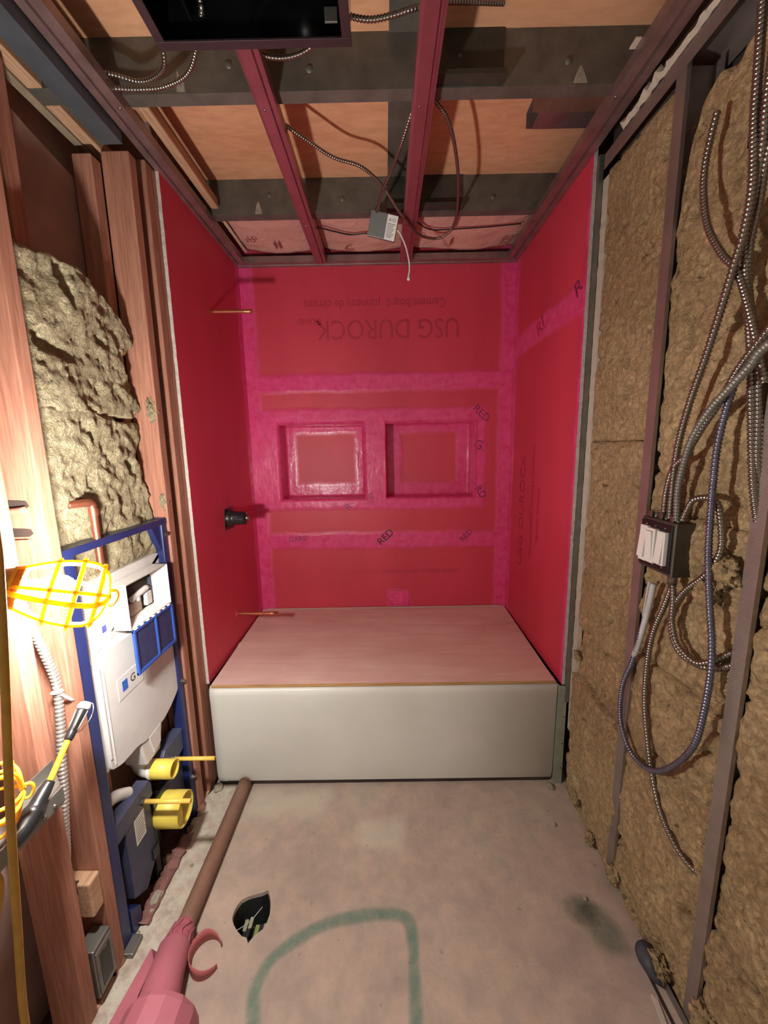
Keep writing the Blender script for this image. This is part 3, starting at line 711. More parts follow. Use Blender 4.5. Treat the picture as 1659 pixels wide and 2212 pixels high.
dr = thing('drain_elbow', 'black plastic drain elbow behind the large yellow cap', 'pipe', (-.09, -.32, 0))
own(dr, tube('elbow', [(-.03, -.318, .222), (-.07, -.318, .222), (-.098, -.318, .20), (-.11, -.318, .15), (-.11, -.318, -.04)], .050, M_black, None, 24, .008),
    lathe('socket', [(0, .055), (.03, .055), (.03, .048)], (-.068, -.318, .222), (1, 0, 0), M_black, None, 28), lathe('gasket', [(0, .048), (.012, .05), (.02, .048)], (-.045, -.318, .222), (1, 0, 0), plain('grey_rubber', srgb(110, 104, 98), .6), None, 28),
    box('strut', -.06, -.04, -.375, -.350, .0, .30, M_black, None, .002), box('clip', -.034, -.028, -.37, -.265, .268, .30, M_black, None, .002), box('clip', -.034, -.028, -.40, -.365, .10, .14, M_black, None, .002))
for y, z, lb in ((-.229, .346, 'right yellow sleeved mounting rod, above the big cap'), (-.413, .350, 'left yellow sleeved mounting rod crossing in front of the big cap')):
    t = thing('mounting_rod', lb, 'rod', (-.03, y, z))
    own(t, lathe('sleeve', [(0, 0), (0, .0072), (.152, .0072), (.152, .0055), (.140, .0052), (.140, 0)], (-.024, y, z), (1, 0, 0), M_yrod, None, 16),
        lathe('lock_nut', [(0, 0), (0, .012), (.010, .012), (.012, .008), (.012, 0)], (-.034, y, z), (1, 0, 0), M_mc, None, 6, False))
# electrical box at the foot between P and Q
eb = thing('outlet_box', 'grey steel outlet box low between the nearest two studs', 'electrical box', (-.04, -.67, .03))
own(eb, box('shell', -.055, -.006, -.703, -.640, .03, .185, M_galv, None, .003), box('mud_ring', -.006, -.002, -.700, -.643, .04, .172, M_galv, None, .001),
    box('opening', -.0025, -.0012, -.690, -.653, .055, .158, M_black, None, .001), box('screw_tab', -.002, .0, -.678, -.665, .156, .162, M_mc, None, .001))
tag(box('floor_anchor', -.02, .012, -.60, -.548, -.001, .016, M_galv, None, .003), 'small grey angle foot bolted down beside the blue frame leg', 'bracket')
# rubble by the sole
for k in range(16):
    y = -.60+.033*k+random.uniform(-.012, .012); x = -.014+random.uniform(-.014, .016); s = random.uniform(.008, .02)
    bm = bmesh.new(); bmesh.ops.create_icosphere(bm, subdivisions=2, radius=s)
    for v in bm.verts: v.co *= 1+.4*noise.noise(v.co*60+Vector((k, 0, 0))); v.co.z *= .6; v.co.y *= 1.5; v.co += Vector((x, y, s*.25))
    tag(from_bm('rubble_chunk', bm, M_conc2 if k % 3 else M_soil), 'small crumbly rubble chunk along the broken slab edge under the blue frame', 'rubble', 'rubble chunks along the left slab edge')
bm = bmesh.new()
G = [[bm.verts.new((-.03+.014*i+.012*noise.noise(Vector((i*2., j*.8, 1))), -.52+.30*j/24+.006*noise.noise(Vector((i*1.7, j*.9, 0))), .010+.020*noise.noise(Vector((i*1.3, j*.7, 4))))) for i in range(4)] for j in range(25)]
for j in range(24):
    for i in range(3): bm.faces.new((G[j][i], G[j][i+1], G[j+1][i+1], G[j+1][i]))
o = from_bm('torn_membrane', bm, plain('membrane_brown', srgb(128, 88, 82), .7, 0, .25, 20, .2), None, True); tag(o, 'wrinkled brown strip of torn membrane lying along the slab edge', 'membrane'); o.modifiers.new('thick', 'SOLIDIFY').thickness = .003

# ================================================================== ALCOVE FITTINGS ON THE LEFT WALL
sa = thing('shower_stub', 'thin copper shower stub sticking out high on the left red wall', 'pipe', (.0, .384, 2.112))
own(sa, tube('pipe', [(-.01, .384, 2.113), (.189, .384, 2.111)], .0085, M_copper, None, 14, .03), lathe('end_cap', [(0, .0098), (.022, .0098), (.024, .006), (.024, 0)], (.170, .384, 2.111), (1, 0, 0), M_copper, None, 16))
ss = thing('spout_stub', 'thin copper tub spout stub just above the plywood lid', 'pipe', (.0, .40, .644))
own(ss, tube('pipe', [(-.01, .401, .645), (.214, .401, .643)], .0085, M_copper, None, 14, .03), lathe('end_cap', [(0, .0098), (.03, .0098), (.03, 0)], (.178, .401, .643), (1, 0, 0), M_copper, None, 16), lathe('sealant_collar', [(0, .02), (.004, .014), (.006, .0086)], (0, .401, .645), (1, 0, 0), M_ml, None, 16))
vb = thing('mixer_valve', 'black mixer valve body poking from its hole in the left red wall', 'valve', (0, .40, 1.15))
own(vb, lathe('body', [(0, .045), (.012, .045), (.02, .038), (.03, .034), (.085, .033), (.088, .02), (.088, 0)], (0, .40, 1.152), (1, 0, 0), M_black, None, 28), prism('hole_plate', [(.345, 1.10), (.355, 1.205), (.455, 1.205), (.46, 1.095)], 'x', -.002, .0015, M_blackgloss),
    lathe('stem', [(0, .01), (.02, .01), (.02, 0)], (.086, .40, 1.152), (1, 0, 0), M_mc, None, 12), box('cartridge_rib', .03, .083, .364, .372, 1.145, 1.16, M_black, None, .002))

# ================================================================== CEILING
def joist(label, yw, zt=ZP):
    t = thing('steel_joist', label, 'joist', (.76, yw, ZB), 'steel joists above the alcove')
    own(t, channel('section', [(yw+.041, ZB+.012), (yw+.041, ZB), (yw, ZB), (yw, zt-.001), (yw+.041, zt-.001), (yw+.041, zt-.012)], 'x', -.35, 1.72, M_joist)); return t
j1 = joist('nearer grey steel joist crossing the ceiling beside the black fan', -.216)
j2 = joist('farther grey steel joist crossing above the red back wall', .388)
for t, y, xs_ in ((j1, -.216, (.59, 1.33, .36, 1.02)), (j2, .388, (.30, .62, 1.28, .95))):
    for x in xs_: own(t, lathe('screw_boss', [(0, .011), (.003, .009), (.005, .004), (.005, 0)], (x, y, ZB+.07+.02*math.sin(x*9)), (0, -1, 0), M_joist, None, 12))
M_drip = plain('plaster_smear', srgb(150, 142, 128), .85, 0, .25, 50, .3)
for x, y, hh, ww_ in ((1.366, -.2165, .048, .020), (.212, -.2165, .060, .007), (.224, -.2165, .052, .006), (.250, .3875, .055, .016)):
    P = [(x-ww_, ZB+.004), (x-ww_*.8, ZB+hh*.35), (x-ww_*.35, ZB+hh*.8), (x, ZB+hh), (x+ww_*.4, ZB+hh*.75), (x+ww_*.85, ZB+hh*.3), (x+ww_, ZB+.004)]
    own(j1 if y < 0 else j2, prism('plaster_drip', P, 'y', y-.0012, y+.001, M_drip))
for y, x0, x1, lb in ((-.2185, .93, 1.145, 'dark stiffener plate screwed to the nearer joist behind the furring'), (.3855, .815, 1.146, 'dark stiffener plate on the farther joist behind the furring')):
    t = thing('stiffener_plate', lb, 'plate', (x0, y, ZB))
    own(t, channel('plate', [(y-.0015, ZB+.155 if y < 0 else ZB+.142), (y-.0015, ZB+.004), (y-.035, ZB+.004), (y-.035, ZB+.016)], 'x', x0, x1, M_stiff))
br = thing('bridging_strip', 'grey steel bridging strip on the plywood between the joists', 'steel strip', (.86, .1, ZP))
own(br, box('strip', .819, .905, -.70, .387, ZP-.004, ZP-.0005, M_joist, None, .001))
rs = thing('steel_offcut', 'mauve steel channel piece under the plywood near the right wall', 'steel channel', (1.4, .06, 2.6))
own(rs, channel('piece', [(.005, 2.60), (.005, ZP-.001), (.075, ZP-.001), (.075, 2.60)], 'x', 1.31, 1.70, M_track), box('lower_face', 1.33, 1.70, .004, .075, 2.598, 2.601, M_track, None, .0005))
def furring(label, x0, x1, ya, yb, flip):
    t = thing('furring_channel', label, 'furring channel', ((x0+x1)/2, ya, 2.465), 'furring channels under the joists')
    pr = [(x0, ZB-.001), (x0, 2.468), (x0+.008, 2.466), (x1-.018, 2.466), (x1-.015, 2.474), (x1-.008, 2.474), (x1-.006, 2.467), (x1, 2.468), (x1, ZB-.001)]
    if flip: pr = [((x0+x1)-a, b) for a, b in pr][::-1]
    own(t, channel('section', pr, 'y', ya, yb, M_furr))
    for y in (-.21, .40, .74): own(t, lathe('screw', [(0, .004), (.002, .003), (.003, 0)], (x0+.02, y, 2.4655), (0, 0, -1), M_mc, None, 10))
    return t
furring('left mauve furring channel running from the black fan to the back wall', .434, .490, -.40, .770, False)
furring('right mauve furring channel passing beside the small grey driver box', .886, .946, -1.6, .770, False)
def track(label, pr, axis, a, b):
    t = thing('perimeter_track', label, 'steel track', (pr[0][0] if axis == 'y' else .76, 0 if axis == 'y' else pr[0][0], pr[0][1]), 'perimeter tracks around the ceiling'); own(t, channel('section', pr, axis, a, b, M_track)); return t
t1 = track('mauve perimeter track along the top of the left wall', [(.046, ZB-.001), (.046, 2.476), (.022, 2.474), (.020, 2.480), (.014, 2.480), (.012, 2.472), (-.008, 2.470), (-.008, ZB-.001)], 'y', -1.8, D-.045)
t2 = track('mauve perimeter track along the top of the right wall', [(1.462, ZB-.001), (1.462, 2.476), (1.490, 2.474), (1.492, 2.480), (1.498, 2.480), (1.500, 2.472), (1.522, 2.470), (1.522, ZB-.001)], 'y', -1.8, D-.045)
t3 = track('dark grey perimeter track along the top of the back wall', [(D-.044, ZB+.002), (D-.044, 2.478), (D-.022, 2.476), (D-.020, 2.481), (D-.014, 2.481), (D-.012, 2.474), (D-.001, 2.472), (D-.001, ZB+.03)], 'x', .002, 1.522)
for y in (-.215, .40): 
    own(t1, lathe('screw', [(0, .005), (.002, .004), (.003, 0)], (.035, y, 2.4745), (0, 0, -1), M_mc, None, 10)); own(t2, lathe('screw', [(0, .005), (.002, .004), (.003, 0)], (1.472, y, 2.4745), (0, 0, -1), M_mc, None, 10))
# timber nailer above the left track
tag(prism('nailer_strip', [(.052, ZB+.012), (.088, ZB+.010), (.084, ZB+.055), (.05, ZB+.055)], 'y', -.155, .36, M_beam, None, .006), 'rough timber nailer strip beside the left perimeter track', 'timber')
# kraft faced batt over the back of the alcove
def kraft_batt(x0, x1, label, seed):
    nx, ny = 44, 20; verts = []; faces = []
    for j in range(ny+1):
        for i in range(nx+1):
            u, v = i/nx, j/ny; x = x0+(x1-x0)*u; y = .435+(D-.05-.435)*v
            z = 2.535-.016*math.sin(PI*u)*(.5+.5*v)+.006*noise.fractal(Vector((x*6, y*9, seed)), .8, 2, 3)+.010*(abs(u-.5)*2)**8
            verts.append((x, y, z))
    W = nx+1
    for j in range(ny):
        for i in range(nx): faces.append((j*W+i, (j+1)*W+i, (j+1)*W+i+1, j*W+i+1))
    o = new('kraft_batt', verts, faces, M_kraft, None, True); so = o.modifiers.new('thick', 'SOLIDIFY'); so.thickness = .05; so.offset = -1
    t = thing('ceiling_insulation', label, 'insulation', ((x0+x1)/2, .6, 2.53), 'kraft faced batts above the alcove'); own(t, o); return t
k1 = kraft_batt(.058, .47, 'left pink kraft faced batt over the alcove ceiling', 1)
k2 = kraft_batt(.475, .93, 'middle pink kraft faced batt behind the small grey driver box', 2)
k3 = kraft_batt(.935, 1.50, 'right pink kraft faced batt with block print over the alcove ceiling', 3)
MK = lambda x, y, rot, z: frame((x, y, z), (math.cos(rot), -math.sin(rot), 0), (-math.sin(rot), -math.cos(rot), 0))
own(k1, text('kraft_print', '10', .055, MK(.14, .60, 0, 2.507), M_inkbrown), text('kraft_print', 'II', .09, MK(.26, .66, .05, 2.507), M_inkbrown))
own(k2, text('kraft_print', 'C', .07, MK(.62, .70, .3, 2.507), M_inkbrown))
own(k3, text('kraft_print', '0', .05, MK(.985, .60, .5, 2.507), M_inkbrown), text('kraft_print', 'EZS', .06, MK(1.415, .665, PI/2, 2.507), M_inkbrown), text('kraft_print', 'I', .10, MK(1.14, .66, 0, 2.507), M_inkbrown))
for x in (.066, .474):
    tag(box('stapling_flange', x-.006, x+.010, .44, D-.06, 2.521, 2.524, M_kbrown, None, .001), 'pale paper stapling flange at the left edge of the kraft batts' if x < .2 else 'pale paper stapling flange beside the left furring channel', 'paper flange')

# exhaust fan housing
fn = thing('fan_housing', 'black open exhaust fan housing hung at the top of the view', 'fan', (.48, -.58, 2.45))
x0, x1, y0, y1, zb, zt = .258, .724, -.80, -.405, 2.452, 2.63
for a in ((x0, x1, y1-.022, y1), (x0, x1, y0, y0+.022), (x0, x0+.022, y0+.0221, y1-.0221), (x1-.022, x1, y0+.0221, y1-.0221)):
    own(fn, box('rim', a[0], a[1], a[2], a[3], zb-.002, zb+.003, M_darkframe, None, .001))
for a in ((x0, x1, y1-.003, y1), (x0, x1, y0, y0+.003), (x0, x0+.003, y0, y1), (x1-.003, x1, y0, y1)):
    own(fn, box('side_panel', a[0], a[1], a[2], a[3], zb+.002, zt, M_blackgloss, None, .0008))
own(fn, box('top_panel', x0, x1, y0, y1, zt-.003, zt, M_blackgloss, None, 0))
own(fn, ring('blower_ring', (.575, -.53, zt-.05), (0, 0, 1), .11, .012, M_blackgloss), lathe('blower_drum', [(0, .10), (.05, .12), (.05, 0)], (.575, -.53, zt-.055), (0, 0, 1), M_blackgloss, None, 32),
    box('baffle', .34, .346, y0+.02, y1-.01, zb+.05, zt, M_blackgloss, None, .001), lathe('terminal', [(0, .012), (.02, .010), (.02, 0)], (.315, -.47, zt-.03), (0, 0, -1), M_mc, None, 12), box('corner_tab', x1-.06, x1-.03, y1-.035, y1-.03, zb+.02, zb+.05, M_galv, None, .001))
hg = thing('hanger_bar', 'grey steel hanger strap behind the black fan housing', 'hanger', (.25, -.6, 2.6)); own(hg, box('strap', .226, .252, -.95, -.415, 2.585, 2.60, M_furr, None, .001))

# ------------------------------------------------------------------ ceiling cables
def mc(label, P, R=.0062, mat=None, group='armoured cables', extra=()):
    t = thing('armoured_cable', label, 'cable', P[0], group); own(t, armour('armour', P, R, mat or M_mc)); own(t, *extra) if extra else None; return t
mc('armoured cable looping around the right furring above the driver box', [(.462, -.112, 2.515), (.539, -.028, 2.513), (.622, .05, 2.508), (.718, .093, 2.503), (.794, .179, 2.49), (.872, .305, 2.458), (.951, .456, 2.455), (1.045, .538, 2.47), (1.105, .52, 2.485), (1.125, .425, 2.50), (1.094, .203, 2.50), (1.058, .051, 2.51), (1.013, -.074, 2.52), (.968, -.132, 2.53), (.93, -.155, 2.54)], .0055, None, 'ceiling armoured cables')
mc('short armoured cable dropping from the furring into the grey driver box', [(.915, -.15, 2.54), (.893, -.138, 2.52), (.864, -.049, 2.49), (.828, .083, 2.482), (.802, .159, 2.475), (.782, .259, 2.478), (.768, .345, 2.478)], .0055, None, 'ceiling armoured cables')
mc('lower armoured cable from the left track up to the black fan', [(-.05, -.25, 2.50), (.028, -.248, 2.50), (.109, -.242, 2.50), (.193, -.251, 2.50), (.281, -.297, 2.50), (.36, -.40, 2.52), (.37, -.42, 2.54)], .0058, None, 'ceiling armoured cables')
mc('upper armoured cable from the left track up to the black fan', [(.0, -.275, 2.52), (.06, -.268, 2.515), (.121, -.26, 2.505), (.177, -.279, 2.50), (.224, -.318, 2.50), (.252, -.40, 2.52)], .0052, None, 'ceiling armoured cables')
mc('armoured cable sagging just right of the left furring by the fan', [(.44, -.40, 2.53), (.476, -.345, 2.50), (.526, -.327, 2.497), (.588, -.334, 2.50), (.634, -.362, 2.505), (.66, -.40, 2.53)], .0055, None, 'ceiling armoured cables')
mc('armoured cable from the fan corner to the right furring', [(.70, -.38, 2.56), (.717, -.372, 2.545), (.77, -.367, 2.54), (.827, -.376, 2.54), (.876, -.384, 2.545), (.96, -.36, 2.58), (1.12, -.30, 2.63)], .0058, None, 'ceiling armoured cables')
mc('dark armoured cable rising from the fan corner to the plywood', [(.726, -.42, 2.56), (.74, -.40, 2.60), (.76, -.40, 2.64)], .005, M_mcgrey, 'ceiling armoured cables')
tag(tube('dark_wire', [(.485, .50, 2.512), (.56, .53, 2.507), (.64, .56, 2.505), (.72, .55, 2.505)], .0035, M_black, None, 8), 'thin dark wire running under the kraft batts from the furring', 'wire')
tag(tube('dark_wire', [(.95, .47, 2.51), (1.02, .53, 2.506), (1.12, .535, 2.507), (1.3, .53, 2.512), (1.45, .525, 2.52)], .003, M_black, None, 8), 'thin dark wire lying below the right kraft batt', 'wire')
# LED driver box hung on the cable
dbx = thing('driver_box', 'small grey driver box with a white label hanging from cables', 'driver box', (.80, .36, 2.43))
ex = Vector((.119, .0, -.029)).normalized(); ey0 = Vector((.0135, -.03, .092)); ey = (ey0-ex*ey0.dot(ex)).normalized(); FM = frame((.7965, .355, 2.4345), ex, ey)
M_drv = plain('driver_grey', srgb(112, 112, 110), .42, .2, .08, 20, .03)
dlab = box('label', .014, .059, -.045, .045, .0171, .0175, M_sticker, None, 0, FM)
own(dbx, box('case', -.060, .060, -.047, .047, -.017, .017, M_drv, None, .003, FM), dlab)
sub(dlab, text('label_title', 'A1D', .017, FM @ Matrix.Translation((.037, .027, .0178)), M_text))
for k in range(9):
    sub(dlab, box('label_line', .019, .052-.004*(k % 3), .012-.006*k, .0145-.006*k, .0176, .0178, plain('label_grey', srgb(120, 116, 112), .7), None, 0, FM))
own(dbx, lathe('connector', [(0, .010), (.012, .010), (.012, 0)], FM @ Vector((-.028, .046, 0)), ey, M_mc, None, 14), lathe('knockout', [(0, .009), (.004, .009), (.004, 0)], FM @ Vector((.0, .047, 0)), ey, M_galv, None, 14))
ww = thing('white_lead', 'white lead with a small plug dangling from the driver box', 'cable', (.865, .355, 2.41))
own(ww, tube('wire', [(.857, .352, 2.418), (.868, .35, 2.405), (.885, .35, 2.372), (.897, .35, 2.34), (.908, .35, 2.29), (.909, .35, 2.255), (.906, .35, 2.235)], .0032, M_white, None, 8, .006),
    lathe('plug', [(0, .0035), (.012, .0045), (.014, .0065), (.024, .0065), (.026, .004), (.026, 0)], (.906, .35, 2.240), (-.06, 0, -1), M_white, None, 14))

# ================================================================== RIGHT WALL
def sstud(label, yc, z0, z1, w=.036, mat=None):
    t = thing('steel_stud', label, 'stud', (XR, yc, z0), 'steel studs of the right wall')
    own(t, channel('section', [(XR+.010, yc-w/2), (XR, yc-w/2), (XR, yc+w/2), (XR+.09, yc+w/2), (XR+.09, yc-w/2)], 'z', z0, z1, mat or M_sstud))
    return t
sU = sstud('mauve steel stud beside the triple light switch', -.392, .0, 2.42)
sV = sstud('nearest steel stud on the right, its flange knurled', -.750, .0, 2.42, .032)
# knurled dimples on the nearest flange
verts = []; faces = []
for r in range(210):
    for c in range(4):
        y, z = -.761+.0072*c+(.0036 if r % 2 else 0)-.001, .95+.0048*r*.8; b = len(verts); s = .0016
        verts += [(XR-.0006, y-s, z), (XR-.0006, y, z-s), (XR-.0006, y+s, z), (XR-.0006, y, z+s), (XR-.0018, y, z)]; faces += [(b, b+1, b+4), (b+1, b+2, b+4), (b+2, b+3, b+4), (b+3, b, b+4)]
kn = new('knurl_dimples', verts, faces, M_sstud); own(sV, kn); kn['kind'] = 'stuff'
sW = thing('steel_stud', 'grey steel stud behind the cut edge of the red right board', 'stud', (1.54, .0, 0), 'steel studs of the right wall')
own(sW, channel('section', [(1.553, .040), (1.553, -.010), (1.5385, -.010), (1.5385, .040)], 'z', .40, 2.46, M_galv))
gt = thing('corner_angle', 'greenish steel angle beside the right end of the bathtub apron', 'steel angle', (1.53, 0, 0))
own(gt, channel('angle', [(1.512, .012), (1.514, -.004), (1.545, -.008), (1.549, .02)], 'z', .0, .475, M_greentrim))
for z in (.08, .2, .33, .43): own(gt, lathe('rivet', [(0, .003), (.0015, .002), (.0015, 0)], (1.538, -.0085, z), (0, -1, 0), M_dark, None, 8))
ds = thing('drywall_strip', 'ragged white strip of cut drywall between red board and insulation', 'drywall', (1.56, -.03, .3))
bm = bmesh.new(); n = 120; L = []
for j in range(n+1):
    z = .28+2.10*j/n; a = .0028*noise.fractal(Vector((z*30, 0, 3)), .8, 2, 3); b = .003*noise.noise(Vector((z*22, 4, 1)))
    L.append([bm.verts.new(c) for c in ((1.5545+a*.6, -.012, z), (1.5545+a, -.046+b, z), (1.5675+b, -.048+a, z), (1.568, .0, z))])
for A, B in zip(L, L[1:]):
    for k in range(3): bm.faces.new((A[k], A[k+1], B[k+1], B[k]))
bm.faces.new(L[0]); bm.faces.new(L[-1][::-1]); bmesh.ops.recalc_face_normals(bm, faces=bm.faces[:]); own(ds, from_bm('core', bm, M_gyp))
own(ds, box('paper_face', 1.568, 1.5705, -.050, 0, .28, 2.36, M_kbrown, None, .0005))
# top track with torn drywall above it
tr = thing('top_track', 'mauve steel top track over the right insulation', 'steel track', (1.55, -1, 2.4)); own(tr, channel('section', [(XR-.002, 2.392), (XR-.002, 2.437), (XR+.1, 2.437), (XR+.1, 2.392)], 'y', -2.0, -.045, M_sstud))
bm = bmesh.new(); L = []; n = 110
for j in range(n+1):
    y = -1.15+1.0*j/n; k = max(0, noise.fractal(Vector((y*11, 2, 7)), .7, 2, 3)); a = .014+.075*k*(1 if y < -.10 else .4); b = .010*noise.noise(Vector((y*40, 1, 1)))
    L.append([bm.verts.new(c) for c in ((XR-.004+b, y, 2.436), (XR-.012+b-a*.15, y, 2.436+a*.6), (XR-.002+b, y, 2.438+a), (XR+.014, y, 2.436+a*.7), (XR+.014, y, 2.436))])
for A, B in zip(L, L[1:]):
    for k in range(4): bm.faces.new((A[k], A[k+1], B[k+1], B[k]))
bm.faces.new(L[0]); bm.faces.new(L[-1][::-1]); bmesh.ops.recalc_face_normals(bm, faces=bm.faces[:])
tag(from_bm('torn_drywall', bm, M_gyp), 'torn white drywall edge clinging above the right top track', 'drywall')
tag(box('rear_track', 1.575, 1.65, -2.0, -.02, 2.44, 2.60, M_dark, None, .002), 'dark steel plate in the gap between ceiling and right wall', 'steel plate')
tag(box('wedge_shim', 1.446, 1.4615, -.345, -.315, 2.507, 2.511, M_gyp, None, .001), 'small white shim stuck beside the right perimeter track', 'shim')
# insulation of the right wall
XI = 1.549
RB = [
 ('top tan wool batt of the bay beside the red board', -.372, -.052, 1.4965, 2.388, .004, 11),
 ('middle tan wool batt beside the red board, left of the switch stud', -.372, -.052, lambda u: .775-.05*(1-u), 1.4945, .006, 12),
 ('sunken tan wool batt low in the bay beside the red board', -.374, -.052, lambda u: .565-.02*(1-u), lambda u: .770-.05*(1-u), .010, 13),
 ('bottom tan wool batt in the corner beside the bathtub', -.40, -.040, .0, lambda u: .56-.03*(1-u), .009, 14),
 ('upper tan wool batt behind the hanging cables', -.735, -.412, 1.30, lambda u: lerp_pts([(0, 2.33), (.55, 2.30), (.69, 2.30), (.84, 2.275), (.92, 2.18), (.96, 2.06), (1, 2.03)], u), .009, 15),
 ('ragged tan wool batt behind the switch box', -.735, -.410, .86, 1.298, .016, 16),
 ('lower tan wool batt between the two steel studs', -.735, -.402, .0, .858, .010, 17),
 ('tall tan wool batt at the right edge, in front of the nearest stud', -1.10, -.766, .34, 2.25, .010, 18),
 ('loose bottom tan wool batt at the lower right corner', -1.20, -.766, .0, .335, .016, 19)]
for lb, a, b, c, d, am, sd in RB:
    bx = XI+(.012 if sd == 13 else 0)+(-.006 if sd in (14, 17) else 0)+(.004 if sd == 16 else 0)
    o = batt('insulation_batt', -1, bx, .09, a, b, c, d, M_woolR, sd, am, .0062, None, None, .006); tag(o, lb, 'insulation', 'tan wool batts of the right wall')
tag(box('wall_near', 1.5415, 1.55, -2.3, -1.11, 0, 2.39, M_gyp, None, 0), 'drywall of the right wall continuing behind the camera', kind='structure')
tag(box('wall_entry', -.0135, -.003, -2.3, -1.28, 0, 2.44, M_gyp, None, 0), 'drywall of the left wall continuing behind the camera', kind='structure')
# fluffy clumps
for k, (x, y, z, r, lb) in enumerate(((1.535, -.69, 1.205, .036, 'round wool clump pulled out beside the switch box'), (1.535, -.655, 1.14, .03, 'dark torn wool clump under the looping cables'), (1.54, -.14, .06, .022, 'wool clump on the slab edge near the bathtub corner'), (1.53, -.28, .03, .022, 'wool clump at the foot of the right wall, middle'), (1.535, -.42, .05, .028, 'wool clump at the foot of the switch stud'), (1.525, -.66, .05, .03, 'grey wool clump by the green floor stain'), (1.545, -.07, .65, .018, 'small wool tuft squeezed by the white drywall strip'), (1.54, -.80, .10, .04, 'loose wool clump at the foot of the nearest stud'))):
    bm = bmesh.new(); bmesh.ops.create_icosphere(bm, subdivisions=4, radius=r)
    for v in bm.verts:
        n = v.co.normalized(); v.co *= 1+.5*noise.fractal(n*3.2+Vector((k*5, 2, 0)), .8, 2.1, 4); v.co.x *= .6; v.co += Vector((x, y, z))
    tag(from_bm('wool_clump', bm, M_woolR, None, True), lb, 'insulation', 'loose wool clumps on the right wall')
# stone and sill bits at lower right
bm = bmesh.new(); bmesh.ops.create_icosphere(bm, subdivisions=3, radius=.03)
for v in bm.verts: v.co *= 1+.35*noise.noise(v.co*30); v.co.y *= 1.5; v.co += Vector((1.515, -.64, .035))
tag(from_bm('stone', bm, plain('dark_stone', srgb(58, 58, 66), .6, 0, .3, 30, .3), None, True), 'dark bluish stone lying at the foot of the right wall', 'stone')
bt = thing('bottom_track', 'grey steel bottom track along the foot of the right wall', 'steel track', (1.53, -.8, 0)); own(bt, channel('section', [(1.535, .03), (1.535, .001), (1.64, .001)], 'y', -2.0, -.58, M_galv))
tag(box('slab_joint', 1.506, 1.514, -1.3, -.60, -.0005, .002, M_dark, None, 0), 'dark narrow joint in the slab along the lower right wall', 'joint')
tag(prism('plaster_chip', [(1.47, -.80), (1.485, -.79), (1.50, -.70), (1.488, -.69)], 'z', 0, .006, M_gyp, None, .001), 'thin pale plaster sliver on the floor by the dark joint', 'plaster')
for k, (x, y, s, lb) in enumerate(((1.49, .0-.03, .016, 'small grey mortar lump at the right end of the bathtub apron'), (.02, -.015, .02, 'dusty mortar lump at the left foot of the bathtub apron'), (1.425, -.46, .007, 'tiny dark pebble on the floor above the green stain'), (1.43, -.20, .009, 'small mortar crumb on the floor near the right wall'), (.155, -.335+.0, .006, 'tiny crumb on the floor beside the brown pole'))):
    bm = bmesh.new(); bmesh.ops.create_icosphere(bm, subdivisions=2, radius=s)
    for v in bm.verts: v.co *= 1+.45*noise.noise(v.co*70+Vector((k, 0, 0))); v.co.z *= .7; v.co += Vector((x if k != 4 else .06, y, s*.45))
    tag(from_bm('mortar_crumb', bm, M_conc2), lb, 'crumb')

# ------------------------------------------------------------------ switch box
sb = thing('switch_box', 'dark steel triple switch box with three white rocker switches', 'light switch', (1.52, -.52, 1.16))
SB = Matrix.Translation((0, 0, 0))
own(sb, box('steel_box', 1.505, 1.575, -.580, -.452, 1.150, 1.290, steel('box_steel', srgb(92, 88, 78), .5), None, .003), box('device_strap', 1.501, 1.505, -.572, -.455, 1.158, 1.282, M_black, None, .001))
for k in range(3):
    y = -.478-.035*k; dx = (.0, -.004, -.002)[k]; p = box('rocker_frame', 1.492+dx, 1.502, y-.0148, y+.0148, 1.170+.003*k, 1.268-.002*k, M_white, None, .002); own(sb, p)
    r = prism('rocker', [(1.485+dx, 1.180), (1.491+dx, 1.259), (1.4935+dx, 1.259), (1.4935+dx, 1.180)] if k != 1 else [(1.490+dx, 1.180), (1.484+dx, 1.259), (1.4935+dx, 1.259), (1.4935+dx, 1.180)], 'y', y-.0115, y+.0115, M_white, None, .001); sub(p, r)
    for z in (1.168, 1.272): own(sb, lathe('screw', [(0, .003), (.002, .002), (.002, 0)], (1.5005, y, z), (-1, 0, 0), M_mc, None, 8))
for y in (-.475, -.515, -.556): own(sb, lathe('clamp', [(0, .009), (.014, .009), (.014, 0)], (1.525, y, 1.288), (0, 0, 1), M_galv, None, 12), box('clamp_lug', 1.508, 1.516, y-.006, y+.006, 1.290, 1.306, M_mc, None, .001))
own(sb, lathe('connector', [(0, .011), (.022, .011), (.022, .008), (.03, .008), (.03, 0)], (1.518, -.568, 1.152), (0, .05, -1), M_mc, None, 16))
